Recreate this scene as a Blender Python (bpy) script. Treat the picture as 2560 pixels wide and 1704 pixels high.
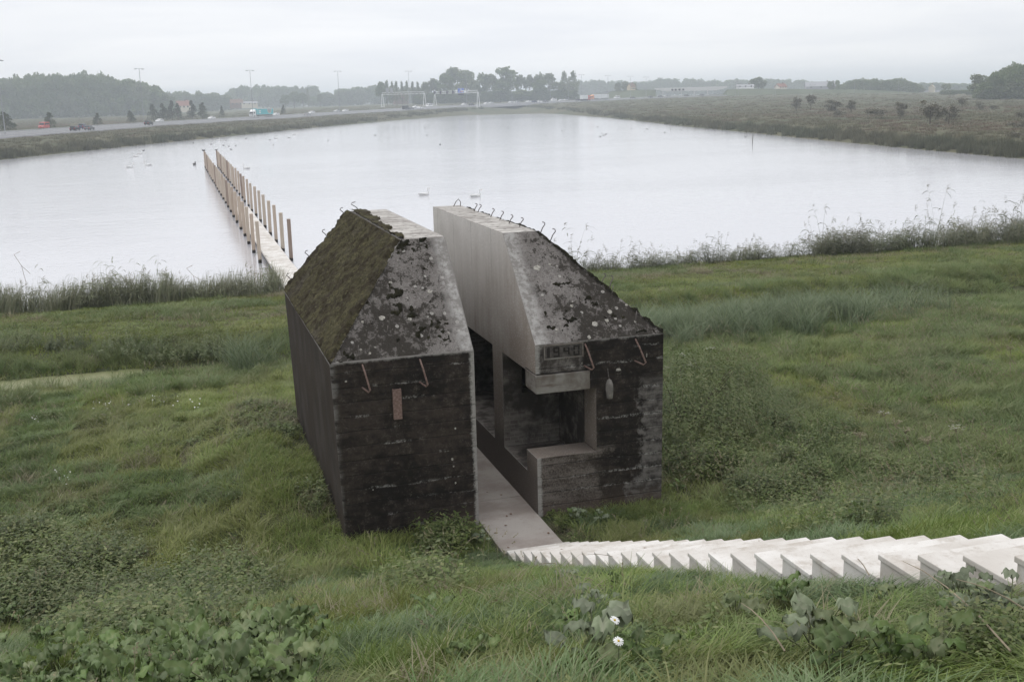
import bpy, bmesh, math, random
import numpy as np
from mathutils import Matrix, Vector

# ------------------------------------------------------------------ clear
for o in list(bpy.data.objects):
    bpy.data.objects.remove(o, do_unlink=True)
SC = bpy.context.scene
COL = SC.collection
random.seed(7)
RNG = np.random.default_rng(7)

# ------------------------------------------------------------------ camera
EYE = 6.65                      # metres above the path through the bunker
FOC = 2700.0                    # focal length in pixels of the 2560 px wide photograph
CX, CY = 1280.0, 852.0
_p = np.array([425 - CX, 268 - CY, FOC])                 # where the bunker's long axis vanishes
_q = _p + np.array([1000.0, -24.0, 0])                   # horizon, slightly rolled
_n = np.cross(_p, _q); _n /= np.linalg.norm(_n)
if _n[1] > 0: _n = -_n
_Y = _p / np.linalg.norm(_p)
RW = np.stack([np.cross(_Y, _n), _Y, _n])                # rows: world x, y, z in camera axes
cam_data = bpy.data.cameras.new('camera')
cam_data.sensor_width = 36.0
cam_data.lens = 36.0 * FOC / 2560.0
cam_data.clip_start = 0.1
cam_data.clip_end = 20000
cam = bpy.data.objects.new('camera', cam_data)
COL.objects.link(cam)
_r, _u, _b = RW @ [1, 0, 0], RW @ [0, -1, 0], RW @ [0, 0, -1]
cam.matrix_world = Matrix(((_r[0], _u[0], _b[0], 0), (_r[1], _u[1], _b[1], 0),
                           (_r[2], _u[2], _b[2], EYE), (0, 0, 0, 1)))
SC.camera = cam

# ------------------------------------------------------------------ world, sun, exposure
SUN_EL, SUN_AZ = math.radians(54), math.radians(-28)      # azimuth clockwise from +Y
world = bpy.data.worlds.new('World')
SC.world = world
world.use_nodes = True

def N(nt, typ, ins=None, **attrs):
    n = nt.nodes.new(typ)
    for k, v in attrs.items():
        setattr(n, k, v)
    for k, v in (ins or {}).items():
        s = n.inputs[k]
        if isinstance(v, bpy.types.NodeSocket):
            nt.links.new(v, s)
        else:
            s.default_value = v
    return n

def c4(c):
    return (c[0], c[1], c[2], 1.0)

def mixc(nt, f, a, b, mode='MIX'):
    n = nt.nodes.new('ShaderNodeMix'); n.data_type = 'RGBA'; n.blend_type = mode
    for i, v in ((0, f), (6, a), (7, b)):
        if isinstance(v, bpy.types.NodeSocket):
            nt.links.new(v, n.inputs[i])
        elif i == 0:
            n.inputs[i].default_value = v
        else:
            n.inputs[i].default_value = c4(v)
    return n.outputs[2]

def mth(nt, op, a, b=None, c=None, clamp=False):
    n = nt.nodes.new('ShaderNodeMath'); n.operation = op; n.use_clamp = clamp
    for i, v in enumerate((a, b, c)):
        if v is None: continue
        if isinstance(v, bpy.types.NodeSocket): nt.links.new(v, n.inputs[i])
        else: n.inputs[i].default_value = v
    return n.outputs[0]

def mrange(nt, v, a, b, lo=0.0, hi=1.0, smooth=True):
    n = N(nt, 'ShaderNodeMapRange', {'Value': v, 'From Min': a, 'From Max': b, 'To Min': lo, 'To Max': hi})
    n.interpolation_type = 'SMOOTHSTEP' if smooth else 'LINEAR'
    return n.outputs[0]

def noise(nt, vec, scale, detail=4.0, rough=0.55, stretch=None, dist=0.0):
    if stretch is not None:
        vec = N(nt, 'ShaderNodeVectorMath', {0: vec, 1: stretch}, operation='MULTIPLY').outputs[0]
    return N(nt, 'ShaderNodeTexNoise', {'Vector': vec, 'Scale': scale, 'Detail': detail, 'Roughness': rough,
                                        'Distortion': dist}).outputs[0]

wt = world.node_tree
wt.nodes.clear()
_sky = N(wt, 'ShaderNodeTexSky', sky_type='NISHITA', sun_disc=False, sun_elevation=SUN_EL, sun_rotation=SUN_AZ,
         altitude=0.0, air_density=1.0, dust_density=3.0, ozone_density=1.0)
_dir = N(wt, 'ShaderNodeTexCoord').outputs['Generated']
_sep = N(wt, 'ShaderNodeSeparateXYZ', {0: _dir})
_den = mth(wt, 'ADD', mth(wt, 'MAXIMUM', _sep.outputs[2], 0.0), 0.09)
_cv = N(wt, 'ShaderNodeCombineXYZ', {0: mth(wt, 'DIVIDE', _sep.outputs[0], _den),
                                     1: mth(wt, 'DIVIDE', _sep.outputs[1], _den), 2: 0.0}).outputs[0]
_cl = noise(wt, _cv, 0.42, 5.0, 0.52, dist=0.3)
_cloud = mixc(wt, mrange(wt, _cl, 0.33, 0.68), (8.55, 8.75, 9.2), (10.0, 10.05, 10.2))
_deck = mixc(wt, 0.96, _sky.outputs[0], _cloud)          # closed cloud deck, a trace of the sky above it
_bg = N(wt, 'ShaderNodeBackground', {'Color': _deck, 'Strength': 0.1})
wt.links.new(_bg.outputs[0], N(wt, 'ShaderNodeOutputWorld').inputs[0])

sun_data = bpy.data.lights.new('sun', 'SUN')
sun_data.energy = 1.5
sun_data.angle = math.radians(50)
sun_data.color = (1.0, 0.97, 0.93)
sun = bpy.data.objects.new('sun', sun_data)
COL.objects.link(sun)
_sd = Vector((math.sin(SUN_AZ) * math.cos(SUN_EL), math.cos(SUN_AZ) * math.cos(SUN_EL), math.sin(SUN_EL)))
sun.rotation_euler = _sd.to_track_quat('Z', 'Y').to_euler()
sun.location = (30, 30, 60)

SC.view_settings.view_transform = 'Standard'
SC.view_settings.look = 'None'
SC.view_settings.exposure = 0.08
SC.view_settings.gamma = 1.0
SC.view_settings.use_curve_mapping = False
SC.render.engine = 'CYCLES'
CY_ = SC.cycles
CY_.use_denoising = True
CY_.denoising_prefilter = 'ACCURATE'
CY_.denoising_input_passes = 'RGB_ALBEDO_NORMAL'
CY_.max_bounces = 6
CY_.diffuse_bounces = 2
CY_.glossy_bounces = 2
CY_.transmission_bounces = 3
CY_.transparent_max_bounces = 4
CY_.volume_bounces = 2
CY_.sample_clamp_indirect = 6.0

# ------------------------------------------------------------------ helpers
def tag(o, label=None, cat=None, group=None, kind=None):
    if label: o['label'] = label
    if cat: o['category'] = cat
    if group: o['group'] = group
    if kind: o['kind'] = kind
    return o

def empty(name, loc=(0, 0, 0), rz=0.0, label=None, cat=None, group=None):
    o = bpy.data.objects.new(name, None)
    o.empty_display_size = 0.2
    COL.objects.link(o)
    o.location = loc
    o.rotation_euler = (0, 0, rz)
    return tag(o, label, cat, group)

def place(name, mesh, parent=None, loc=None, rot=None, scale=None, mats=None):
    o = bpy.data.objects.new(name, mesh)
    COL.objects.link(o)
    if parent is not None: o.parent = parent
    if loc is not None: o.location = loc
    if rot is not None: o.rotation_euler = rot
    if scale is not None: o.scale = scale if hasattr(scale, '__len__') else (scale,) * 3
    if mats:
        for i, m in enumerate(mats):
            o.material_slots[i].link = 'OBJECT'
            o.material_slots[i].material = m
    return o

class MB:
    """collects shapes for one mesh"""
    def __init__(s): s.v, s.f, s.m = [], [], []
    def add(s, vs, fs, m=0):
        k = len(s.v)
        s.v += [tuple(map(float, v)) for v in vs]
        s.f += [tuple(i + k for i in f) for f in fs]
        s.m += [m] * len(fs)
        return s
    def box(s, x0, x1, y0, y1, z0, z1, m=0):
        vs = [(x, y, z) for z in (z0, z1) for y in (y0, y1) for x in (x0, x1)]
        return s.add(vs, [(0, 2, 3, 1), (4, 5, 7, 6), (0, 1, 5, 4), (2, 6, 7, 3), (0, 4, 6, 2), (1, 3, 7, 5)], m)
    def frustum(s, b, t, m=0):
        """b, t = (x0, x1, y0, y1, z)"""
        vs = [(b[i], b[j], b[4]) for j in (2, 3) for i in (0, 1)] + [(t[i], t[j], t[4]) for j in (2, 3) for i in (0, 1)]
        return s.add(vs, [(0, 2, 3, 1), (4, 5, 7, 6), (0, 1, 5, 4), (2, 6, 7, 3), (0, 4, 6, 2), (1, 3, 7, 5)], m)
    def tube(s, pts, rad, n=6, m=0, cap=True):
        pts = [Vector(p) for p in pts]
        rad = rad if hasattr(rad, '__len__') else [rad] * len(pts)
        ring, prev = [], None
        for i, p in enumerate(pts):
            d = (pts[min(i + 1, len(pts) - 1)] - pts[max(i - 1, 0)]).normalized()
            a = prev - d * prev.dot(d) if prev is not None else d.orthogonal()
            a.normalize(); prev = a
            b = d.cross(a)
            ring.append([p + (a * math.cos(2 * math.pi * k / n) + b * math.sin(2 * math.pi * k / n)) * rad[i] for k in range(n)])
        vs = [v for r in ring for v in r]
        fs = [(i * n + k, i * n + (k + 1) % n, (i + 1) * n + (k + 1) % n, (i + 1) * n + k)
              for i in range(len(pts) - 1) for k in range(n)]
        if cap:
            fs += [tuple(reversed(range(n))), tuple((len(pts) - 1) * n + k for k in range(n))]
        return s.add(vs, fs, m)
    def mesh(s, name, mats, smooth=False):
        me = bpy.data.meshes.new(name)
        me.from_pydata(s.v, [], s.f)
        for m in mats: me.materials.append(m)
        if len(mats) > 1: me.polygons.foreach_set('material_index', s.m)
        if smooth: me.polygons.foreach_set('use_smooth', [True] * len(s.f))
        me.update()
        return me
    def build(s, name, mats, parent=None, smooth=False, bevel=0.0, loc=None):
        mats = mats if isinstance(mats, (list, tuple)) else [mats]
        me = s.mesh(name, mats, smooth)
        if bevel: bevel_mesh(me, bevel)
        return place(name, me, parent, loc)

def bevel_mesh(me, w, seg=2):
    bm = bmesh.new(); bm.from_mesh(me)
    bmesh.ops.remove_doubles(bm, verts=bm.verts, dist=1e-5)
    ed = [e for e in bm.edges if len(e.link_faces) == 2 and e.calc_face_angle(0) > 0.3]
    bmesh.ops.bevel(bm, geom=ed, offset=w, segments=seg, profile=0.5, affect='EDGES', clamp_overlap=True)
    bm.to_mesh(me); bm.free()

def np_mesh(name, V, Fq=None, Ft=None, mat=None, tint=None, smooth=False):
    """fast mesh from numpy arrays of quads and triangles"""
    V = np.asarray(V, dtype=np.float32)
    Fq = np.zeros((0, 4), np.int32) if Fq is None else np.asarray(Fq, np.int32).reshape(-1, 4)
    Ft = np.zeros((0, 3), np.int32) if Ft is None else np.asarray(Ft, np.int32).reshape(-1, 3)
    me = bpy.data.meshes.new(name)
    me.vertices.add(len(V)); me.vertices.foreach_set('co', V.ravel())
    loops = np.concatenate([Fq.ravel(), Ft.ravel()])
    me.loops.add(len(loops)); me.loops.foreach_set('vertex_index', loops)
    tot = np.concatenate([np.full(len(Fq), 4, np.int32), np.full(len(Ft), 3, np.int32)])
    st = np.concatenate([[0], np.cumsum(tot)[:-1]]).astype(np.int32) if len(tot) else np.zeros(0, np.int32)
    me.polygons.add(len(tot)); me.polygons.foreach_set('loop_start', st)
    me.polygons.foreach_set('loop_total', tot)
    if smooth: me.polygons.foreach_set('use_smooth', np.ones(len(tot), bool))
    if tint is not None:
        a = me.attributes.new('tint', 'FLOAT', 'POINT'); a.data.foreach_set('value', np.asarray(tint, np.float32))
    if mat is not None: me.materials.append(mat)
    me.update(calc_edges=True); me.validate()
    return me

def vnoise(x, y, seed=0):
    """2-D value noise in 0..1"""
    xi, yi = np.floor(x).astype(np.int64), np.floor(y).astype(np.int64)
    fx, fy = x - xi, y - yi
    fx, fy = fx * fx * (3 - 2 * fx), fy * fy * (3 - 2 * fy)
    def h(a, b):
        n = (a * 374761393 + b * 668265263 + seed * 974711) & 0x7fffffff
        n = ((n ^ (n >> 13)) * 1274126177) & 0x7fffffff
        return ((n ^ (n >> 16)) & 0xffff) / 65535.0
    return (h(xi, yi) * (1 - fx) + h(xi + 1, yi) * fx) * (1 - fy) + (h(xi, yi + 1) * (1 - fx) + h(xi + 1, yi + 1) * fx) * fy

def fbm(x, y, seed=0, oct=4):
    s, a, t = 0, 1.0, 0
    for k in range(oct):
        s = s + a * vnoise(x * 2 ** k + 17.3 * k, y * 2 ** k - 9.1 * k, seed + k); t += a; a *= 0.5
    return s / t

ORD = ('first second third fourth fifth sixth seventh eighth ninth tenth eleventh twelfth thirteenth fourteenth '
       'fifteenth sixteenth seventeenth eighteenth nineteenth twentieth twenty-first twenty-second twenty-third '
       'twenty-fourth').split()

# ------------------------------------------------------------------ the lie of the land
LAKE = np.array([(-95, 47), (82, 47), (87, 75), (93.5, 103), (98, 127), (109, 175), (131, 270), (165, 400), (199, 543),
                 (225, 709), (171, 634), (102, 506), (50, 392), (-3, 269), (-28.6, 205), (-60, 130)], float)
WATER_Z = -1.5

def ss(a, b, x):
    t = np.clip((x - a) / (b - a), 0, 1)
    return t * t * (3 - 2 * t)

def lake_sd(x, y):
    """distance to the lake's edge, negative on the water"""
    d = np.full(x.shape, 1e9); ins = np.zeros(x.shape, bool)
    for i in range(len(LAKE)):
        ax, ay = LAKE[i]; bx, by = LAKE[(i + 1) % len(LAKE)]
        ex, ey = bx - ax, by - ay
        t = np.clip(((x - ax) * ex + (y - ay) * ey) / (ex * ex + ey * ey), 0, 1)
        d = np.minimum(d, np.hypot(x - ax - t * ex, y - ay - t * ey))
        c = (ay > y) != (by > y)
        with np.errstate(divide='ignore', invalid='ignore'):
            ins ^= c & (x < ex * (y - ay) / (ey if ey else 1e-9) + ax)
    return np.where(ins, -d, d)

def rise(x, y):
    r = np.hypot(x, y); a = x / np.maximum(y, 1)
    R = ss(-.08, .3, a) * (1 + .15 * ss(.3, .5, a)) * (1 - .75 * ss(.62, .95, a))
    return 5 * ss(330, 1050, r) * R

_FY = [14, 24, 28, 30.5, 31.8, 32.6, 33.6, 34.3, 35.6, 37, 42, 45.5, 46.6, 47.4, 50]
_FZ = [0, -.15, -.35, -.6, -1.1, -1.45, -1.45, -1.1, -.68, -.62, -.9, -1.15, -1.35, -1.75, -3.0]

def ground(x, y):
    x = np.asarray(x, float); y = np.asarray(y, float)
    dike = .4075 * (14.12 - y) + .005 * np.maximum(0, 14 - y)
    dike = .5 * (dike + np.sqrt(dike ** 2 + .06))                      # soft toe
    dike = .5 * (dike + 5.0 - np.sqrt((dike - 5.0) ** 2 + .3))         # crest
    dike = np.where(dike < .03, 0, dike)
    wob = .10 * (fbm(x * .22, y * .3, 3) - .5) + .10 * (fbm(x * .9, y * .9, 5, 2) - .5) * ss(27, 20, y)
    bank = .35 * (vnoise(x * .13, y * 0 + 3.1, 9) - .5) * ss(28, 31, y) * ss(44, 38, y)
    near = dike + np.interp(y, _FY, _FZ) + wob + bank
    far = WATER_Z + np.clip(lake_sd(x, y) * .2, -1.6, 1.5) + rise(x, y) + .25 * (fbm(x * .03, y * .03, 8, 2) - .5)
    near = near + .42 * np.exp(-((x - 1.2) / .9) ** 2) * ss(15.5, 18.5, y) * ss(25.5, 23, y)      # berm against the side wall
    z = np.where(y < 47.0, near, far)
    # hollowed a little where the bunker, the path and the stairs stand
    cor = (np.abs(x - 4.72) < .66) & (y < 40.5) & (y > 2)
    z = np.where(cor & (y > 13.4), np.minimum(z, np.interp(y, [13.4, 24, 40], [-.06, -.06, -1.3])), z)
    z = np.where(cor & (y <= 13.4), z - .12, z)
    return z

def gz(x, y):
    return float(ground(np.array([x]), np.array([y]))[0])

_TT = np.geomspace(2.5, 4000, 5000)
def ray(px, py):
    d = RW @ np.array([px - CX, py - CY, FOC])
    return d / math.hypot(d[0], d[1])
def at(px, py, dz=0.0):
    """the point of the ground (raised by dz) seen at a pixel of the photograph"""
    d = ray(px, py)
    x, y, z = d[0] * _TT, d[1] * _TT, EYE + d[2] * _TT
    below = z < ground(x, y) + dz
    k = int(np.argmax(below)) if below.any() else len(_TT) - 1
    return Vector((x[k], y[k], float(ground(x[k:k + 1], y[k:k + 1])[0]) + dz))
def on_level(px, py, z):
    d = ray(px, py); t = (z - EYE) / d[2]
    return Vector((d[0] * t, d[1] * t, z))
def at_dist(px, py, dist):
    d = ray(px, py)
    return Vector((d[0] * dist, d[1] * dist, EYE + d[2] * dist))

# ------------------------------------------------------------------ materials
def new_mat(name):
    m = bpy.data.materials.new(name); m.use_nodes = True
    nt = m.node_tree; nt.nodes.clear()
    return m, nt

def out(nt, shader, vol=False):
    o = nt.nodes.new('ShaderNodeOutputMaterial')
    nt.links.new(shader, o.inputs[1 if vol else 0])

def pos(nt):
    return N(nt, 'ShaderNodeNewGeometry').outputs['Position']

def bump(nt, h, strength=.3, dist=.02):
    return N(nt, 'ShaderNodeBump', {'Height': h, 'Strength': strength, 'Distance': dist}).outputs[0]

def bsdf(nt, col, rough=.8, spec=.3, normal=None, metal=0.0, **kw):
    ins = {'Base Color': col if isinstance(col, bpy.types.NodeSocket) else c4(col), 'Roughness': rough,
           'Specular IOR Level': spec, 'Metallic': metal}
    if normal is not None: ins['Normal'] = normal
    ins.update(kw)
    return N(nt, 'ShaderNodeBsdfPrincipled', ins).outputs[0]

def plain(name, col, rough=.7, spec=.3, metal=0.0, var=.12, scale=3.0):
    m, nt = new_mat(name)
    p = pos(nt)
    n = noise(nt, p, scale, 4)
    c = mixc(nt, mrange(nt, n, .3, .7), tuple(x * (1 - var) for x in col), tuple(min(1, x * (1 + var)) for x in col))
    out(nt, bsdf(nt, c, rough, spec, metal=metal))
    return m

def leaf_mat(name, a, b, c, scale=.35, trans=.22, val=.18, rough=.55):
    """foliage: two greens drifting over the ground, a third by blade or leaf, a little light through it"""
    m, nt = new_mat(name)
    p = pos(nt)
    n = mrange(nt, noise(nt, p, scale, 3, .6), .35, .65)
    t = N(nt, 'ShaderNodeAttribute', attribute_name='tint').outputs['Fac']
    col = mixc(nt, n, a, b)
    col = mixc(nt, mth(nt, 'POWER', t, 2.2), col, c)
    rnd = N(nt, 'ShaderNodeObjectInfo').outputs['Random']
    col = N(nt, 'ShaderNodeHueSaturation', {'Color': col, 'Saturation': mrange(nt, rnd, 0, 1, .95, 1.12, False),
                                            'Value': mrange(nt, mth(nt, 'FRACT', mth(nt, 'MULTIPLY', rnd, 7.31)), 0, 1, 1 - val, 1 + val, False)}).outputs[0]
    d = bsdf(nt, col, rough, .25)
    tr = N(nt, 'ShaderNodeBsdfTranslucent', {'Color': col}).outputs[0]
    mx = N(nt, 'ShaderNodeMixShader', {0: trans, 1: d, 2: tr})
    out(nt, mx.outputs[0])
    return m

M = {}
# --- soil under the grass
def _ground_mat():
    m, nt = new_mat('turf_soil'); p = pos(nt)
    n = noise(nt, p, .5, 5, .6); n2 = noise(nt, p, 6, 4, .7)
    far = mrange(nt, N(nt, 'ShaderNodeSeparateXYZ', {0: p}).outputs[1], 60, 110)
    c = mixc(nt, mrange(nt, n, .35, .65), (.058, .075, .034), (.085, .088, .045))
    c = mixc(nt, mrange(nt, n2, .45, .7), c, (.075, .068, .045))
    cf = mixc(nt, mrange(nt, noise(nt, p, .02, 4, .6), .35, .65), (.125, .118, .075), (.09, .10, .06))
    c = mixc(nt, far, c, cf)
    out(nt, bsdf(nt, c, .95, .1, bump(nt, n2, .5, .05)))
    return m
M['soil'] = _ground_mat()

# --- concrete
def _cut():
    m, nt = new_mat('sawn_concrete'); p = pos(nt)
    x, y, z = N(nt, 'ShaderNodeSeparateXYZ', {0: p}).outputs
    n = noise(nt, p, 1.3, 5, .6); st = noise(nt, p, 1.0, 4, .55, stretch=(3, 5, .45)); f = noise(nt, p, 45, 4, .7)
    c = mixc(nt, mrange(nt, n, .35, .65), (.54, .52, .495), (.63, .61, .585))
    # brown weathering that grows toward the front and the foot
    br = mth(nt, 'ADD', mth(nt, 'MULTIPLY', mth(nt, 'SUBTRACT', 22.0, y), .10), mth(nt, 'MULTIPLY', mth(nt, 'SUBTRACT', 4.4, z), .22))
    br = mth(nt, 'ADD', br, mth(nt, 'MULTIPLY', mth(nt, 'SUBTRACT', mth(nt, 'ADD', mth(nt, 'MULTIPLY', st, .35), mth(nt, 'MULTIPLY', n, .65)), .5), 1.2))
    c = mixc(nt, mrange(nt, br, .25, 1.05, 0, .88), c, mixc(nt, mrange(nt, f, .35, .65), (.155, .118, .092), (.27, .222, .185)))
    for sc, a0, dk, lt in ((30.0, .65, (.18, .135, .105), (.70, .68, .65)), (62.0, .55, (.20, .16, .13), (.56, .54, .51))):
        sp = N(nt, 'ShaderNodeTexVoronoi', {'Vector': p, 'Scale': sc}, feature='F1')
        hue = N(nt, 'ShaderNodeSeparateColor', {0: sp.outputs['Color']})
        ag = mth(nt, 'MULTIPLY', mrange(nt, sp.outputs['Distance'], .18, .30, 1, 0), mrange(nt, hue.outputs[1], .35, .4))
        c = mixc(nt, mth(nt, 'MULTIPLY', ag, a0), c, mixc(nt, mrange(nt, hue.outputs[0], .62, .66), dk, lt))
    c = mixc(nt, mrange(nt, f, .3, .7, .0, .35), c, (.20, .17, .15))
    foot_dark = mth(nt, 'MULTIPLY', mrange(nt, mth(nt, 'ADD', z, mth(nt, 'MULTIPLY', n, .9)), .9, 1.7, 1, 0), .75)
    c = mixc(nt, foot_dark, c, (.075, .06, .052))  # sawn face turns darker toward the foot
    ln = mth(nt, 'ABSOLUTE', mth(nt, 'SUBTRACT', mth(nt, 'FRACT', mth(nt, 'MULTIPLY', y, .74)), .5))
    ln = mth(nt, 'MULTIPLY', mrange(nt, ln, .003, .008, 1, 0), mrange(nt, z, 3.0, 3.9))
    c = mixc(nt, mth(nt, 'MULTIPLY', ln, .65), c, (.1, .09, .085))
    # paler rim along the sawn arris of the roof
    out(nt, bsdf(nt, c, .8, .25, bump(nt, f, .35, .008)))
    return m
M['cut'] = _cut()

def _front():
    m, nt = new_mat('stained_concrete_wall'); p = pos(nt)
    s = N(nt, 'ShaderNodeSeparateXYZ', {0: p}); x, y, z = s.outputs
    n1 = noise(nt, p, 1.1, 5, .6); st = noise(nt, p, 1.0, 6, .68, stretch=(1.6, 1.6, 8)); fine = noise(nt, p, 38, 5, .75)
    mid = noise(nt, p, 7, 6, .7); vs = noise(nt, p, 1.0, 5, .62, stretch=(9, 9, .9))
    mixn = mth(nt, 'ADD', mth(nt, 'MULTIPLY', n1, .35), mth(nt, 'ADD', mth(nt, 'MULTIPLY', st, .3), mth(nt, 'MULTIPLY', mid, .35)))
    base = mixc(nt, mrange(nt, mixn, .42, .60), (.015, .012, .0105), (.052, .040, .033))
    base = mixc(nt, mrange(nt, mth(nt, 'MULTIPLY', mth(nt, 'ADD', fine, mid), .5), .53, .66, 0, .75), base, (.115, .10, .09))
    # second half: washed, browner concrete on the parapet and toward the outer corner
    wob = mth(nt, 'ADD', mth(nt, 'MULTIPLY', mth(nt, 'SUBTRACT', n1, .5), 1.5), mth(nt, 'MULTIPLY', mth(nt, 'SUBTRACT', mid, .5), .8))
    pr = mth(nt, 'MULTIPLY', mrange(nt, mth(nt, 'ADD', x, wob), 6.15, 6.35, 1, 0), mrange(nt, x, 5.0, 5.1))
    pr = mth(nt, 'MULTIPLY', pr, mrange(nt, z, 1.12, .95))
    pale = mixc(nt, mrange(nt, mth(nt, 'MULTIPLY', mth(nt, 'ADD', st, fine), .5), .40, .60), (.05, .038, .031), (.19, .165, .148))
    base = mixc(nt, mth(nt, 'MULTIPLY', pr, .9), base, pale)
    rr = mrange(nt, mth(nt, 'ADD', x, wob), 6.85, 7.0)
    rr = mth(nt, 'MULTIPLY', rr, mrange(nt, mth(nt, 'ADD', z, mth(nt, 'MULTIPLY', wob, .4)), 2.2, 1.95))
    pale2 = mixc(nt, mrange(nt, mth(nt, 'MULTIPLY', mth(nt, 'ADD', st, mid), .5), .38, .60), (.045, .038, .036), (.20, .185, .175))
    base = mixc(nt, mth(nt, 'MULTIPLY', rr, .85), base, pale2)
    up = mth(nt, 'MULTIPLY', mth(nt, 'MULTIPLY', mrange(nt, x, 6.05, 5.95), mrange(nt, x, 5.0, 5.1)), mrange(nt, z, 2.3, 2.4))
    base = mixc(nt, mth(nt, 'MULTIPLY', up, .7), base, mixc(nt, mrange(nt, mid, .4, .62), (.06, .05, .045), (.20, .185, .172)))
    foot = mth(nt, 'MULTIPLY', mrange(nt, mth(nt, 'ADD', z, mth(nt, 'MULTIPLY', mid, .5)), .25, .55, 1, 0), mrange(nt, mth(nt, 'ADD', x, wob), 3.0, 3.8))
    base = mixc(nt, mth(nt, 'MULTIPLY', foot, .6), base, (.105, .075, .06))
    # shutter boards: dark joints, broken pale laitance along some of them
    zz = mth(nt, 'ADD', z, mth(nt, 'MULTIPLY', mth(nt, 'SUBTRACT', noise(nt, p, 2.5, 4), .5), .045))
    fr = mth(nt, 'ABSOLUTE', mth(nt, 'SUBTRACT', mth(nt, 'FRACT', mth(nt, 'MULTIPLY', zz, 4.3)), .5))
    base = mixc(nt, mrange(nt, fr, .015, .04, .6, 0), base, (.010, .009, .0085))
    gate = mrange(nt, mth(nt, 'ADD', noise(nt, p, 1.0, 4, .6, stretch=(1.5, 1.5, 4.4)), mth(nt, 'MULTIPLY', rr, .12)), .54, .63)
    ln = mth(nt, 'MULTIPLY', mth(nt, 'MULTIPLY', mrange(nt, fr, .05, .13, 1, 0), gate), mrange(nt, mth(nt, 'MULTIPLY', mth(nt, 'ADD', fine, mid), .5), .46, .58))
    base = mixc(nt, mth(nt, 'MULTIPLY', ln, .85), base, (.33, .315, .30))
    # pale strip scrubbed clean along the sawn edges and the outer arris
    e = mth(nt, 'SUBTRACT', mth(nt, 'ABSOLUTE', mth(nt, 'SUBTRACT', x, 4.696)), mth(nt, 'MULTIPLY', mth(nt, 'ADD', mth(nt, 'ADD', vs, fine), mid), .085))
    e1 = mth(nt, 'MULTIPLY', mrange(nt, e, .415, .47, 1, 0), mrange(nt, st, .36, .5, .55, 1))
    base = mixc(nt, e1, base, mixc(nt, fine, (.22, .205, .19), (.44, .425, .405)))
    top = mth(nt, 'MULTIPLY', mrange(nt, mth(nt, 'ADD', z, mth(nt, 'MULTIPLY', mid, .12)), 2.86, 2.91), .8)
    base = mixc(nt, top, base, (.25, .235, .22))
    oe = mth(nt, 'MULTIPLY', mrange(nt, mth(nt, 'ADD', x, mth(nt, 'MULTIPLY', mid, .2)), 2.18, 2.06), mrange(nt, st, .42, .55, .1, .85))
    base = mixc(nt, oe, base, (.20, .19, .18))
    vo = N(nt, 'ShaderNodeTexVoronoi', {'Vector': p, 'Scale': 6.0, 'Randomness': 1.0})
    fl = mth(nt, 'MULTIPLY', mrange(nt, vo.outputs['Distance'], .07, .11, 1, 0),
             mrange(nt, N(nt, 'ShaderNodeSeparateColor', {0: vo.outputs['Color']}).outputs[1], .88, .9))
    base = mixc(nt, mth(nt, 'MULTIPLY', fl, mrange(nt, fine, .35, .5)), base, (.34, .31, .24))
    h = mth(nt, 'ADD', mth(nt, 'ADD', mth(nt, 'MULTIPLY', st, .5), mth(nt, 'MULTIPLY', mid, .6)), mth(nt, 'MULTIPLY', mrange(nt, fr, 0, .05), .5))
    out(nt, bsdf(nt, base, .85, .2, bump(nt, h, .6, .02)))
    return m
M['front'] = _front()

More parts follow.
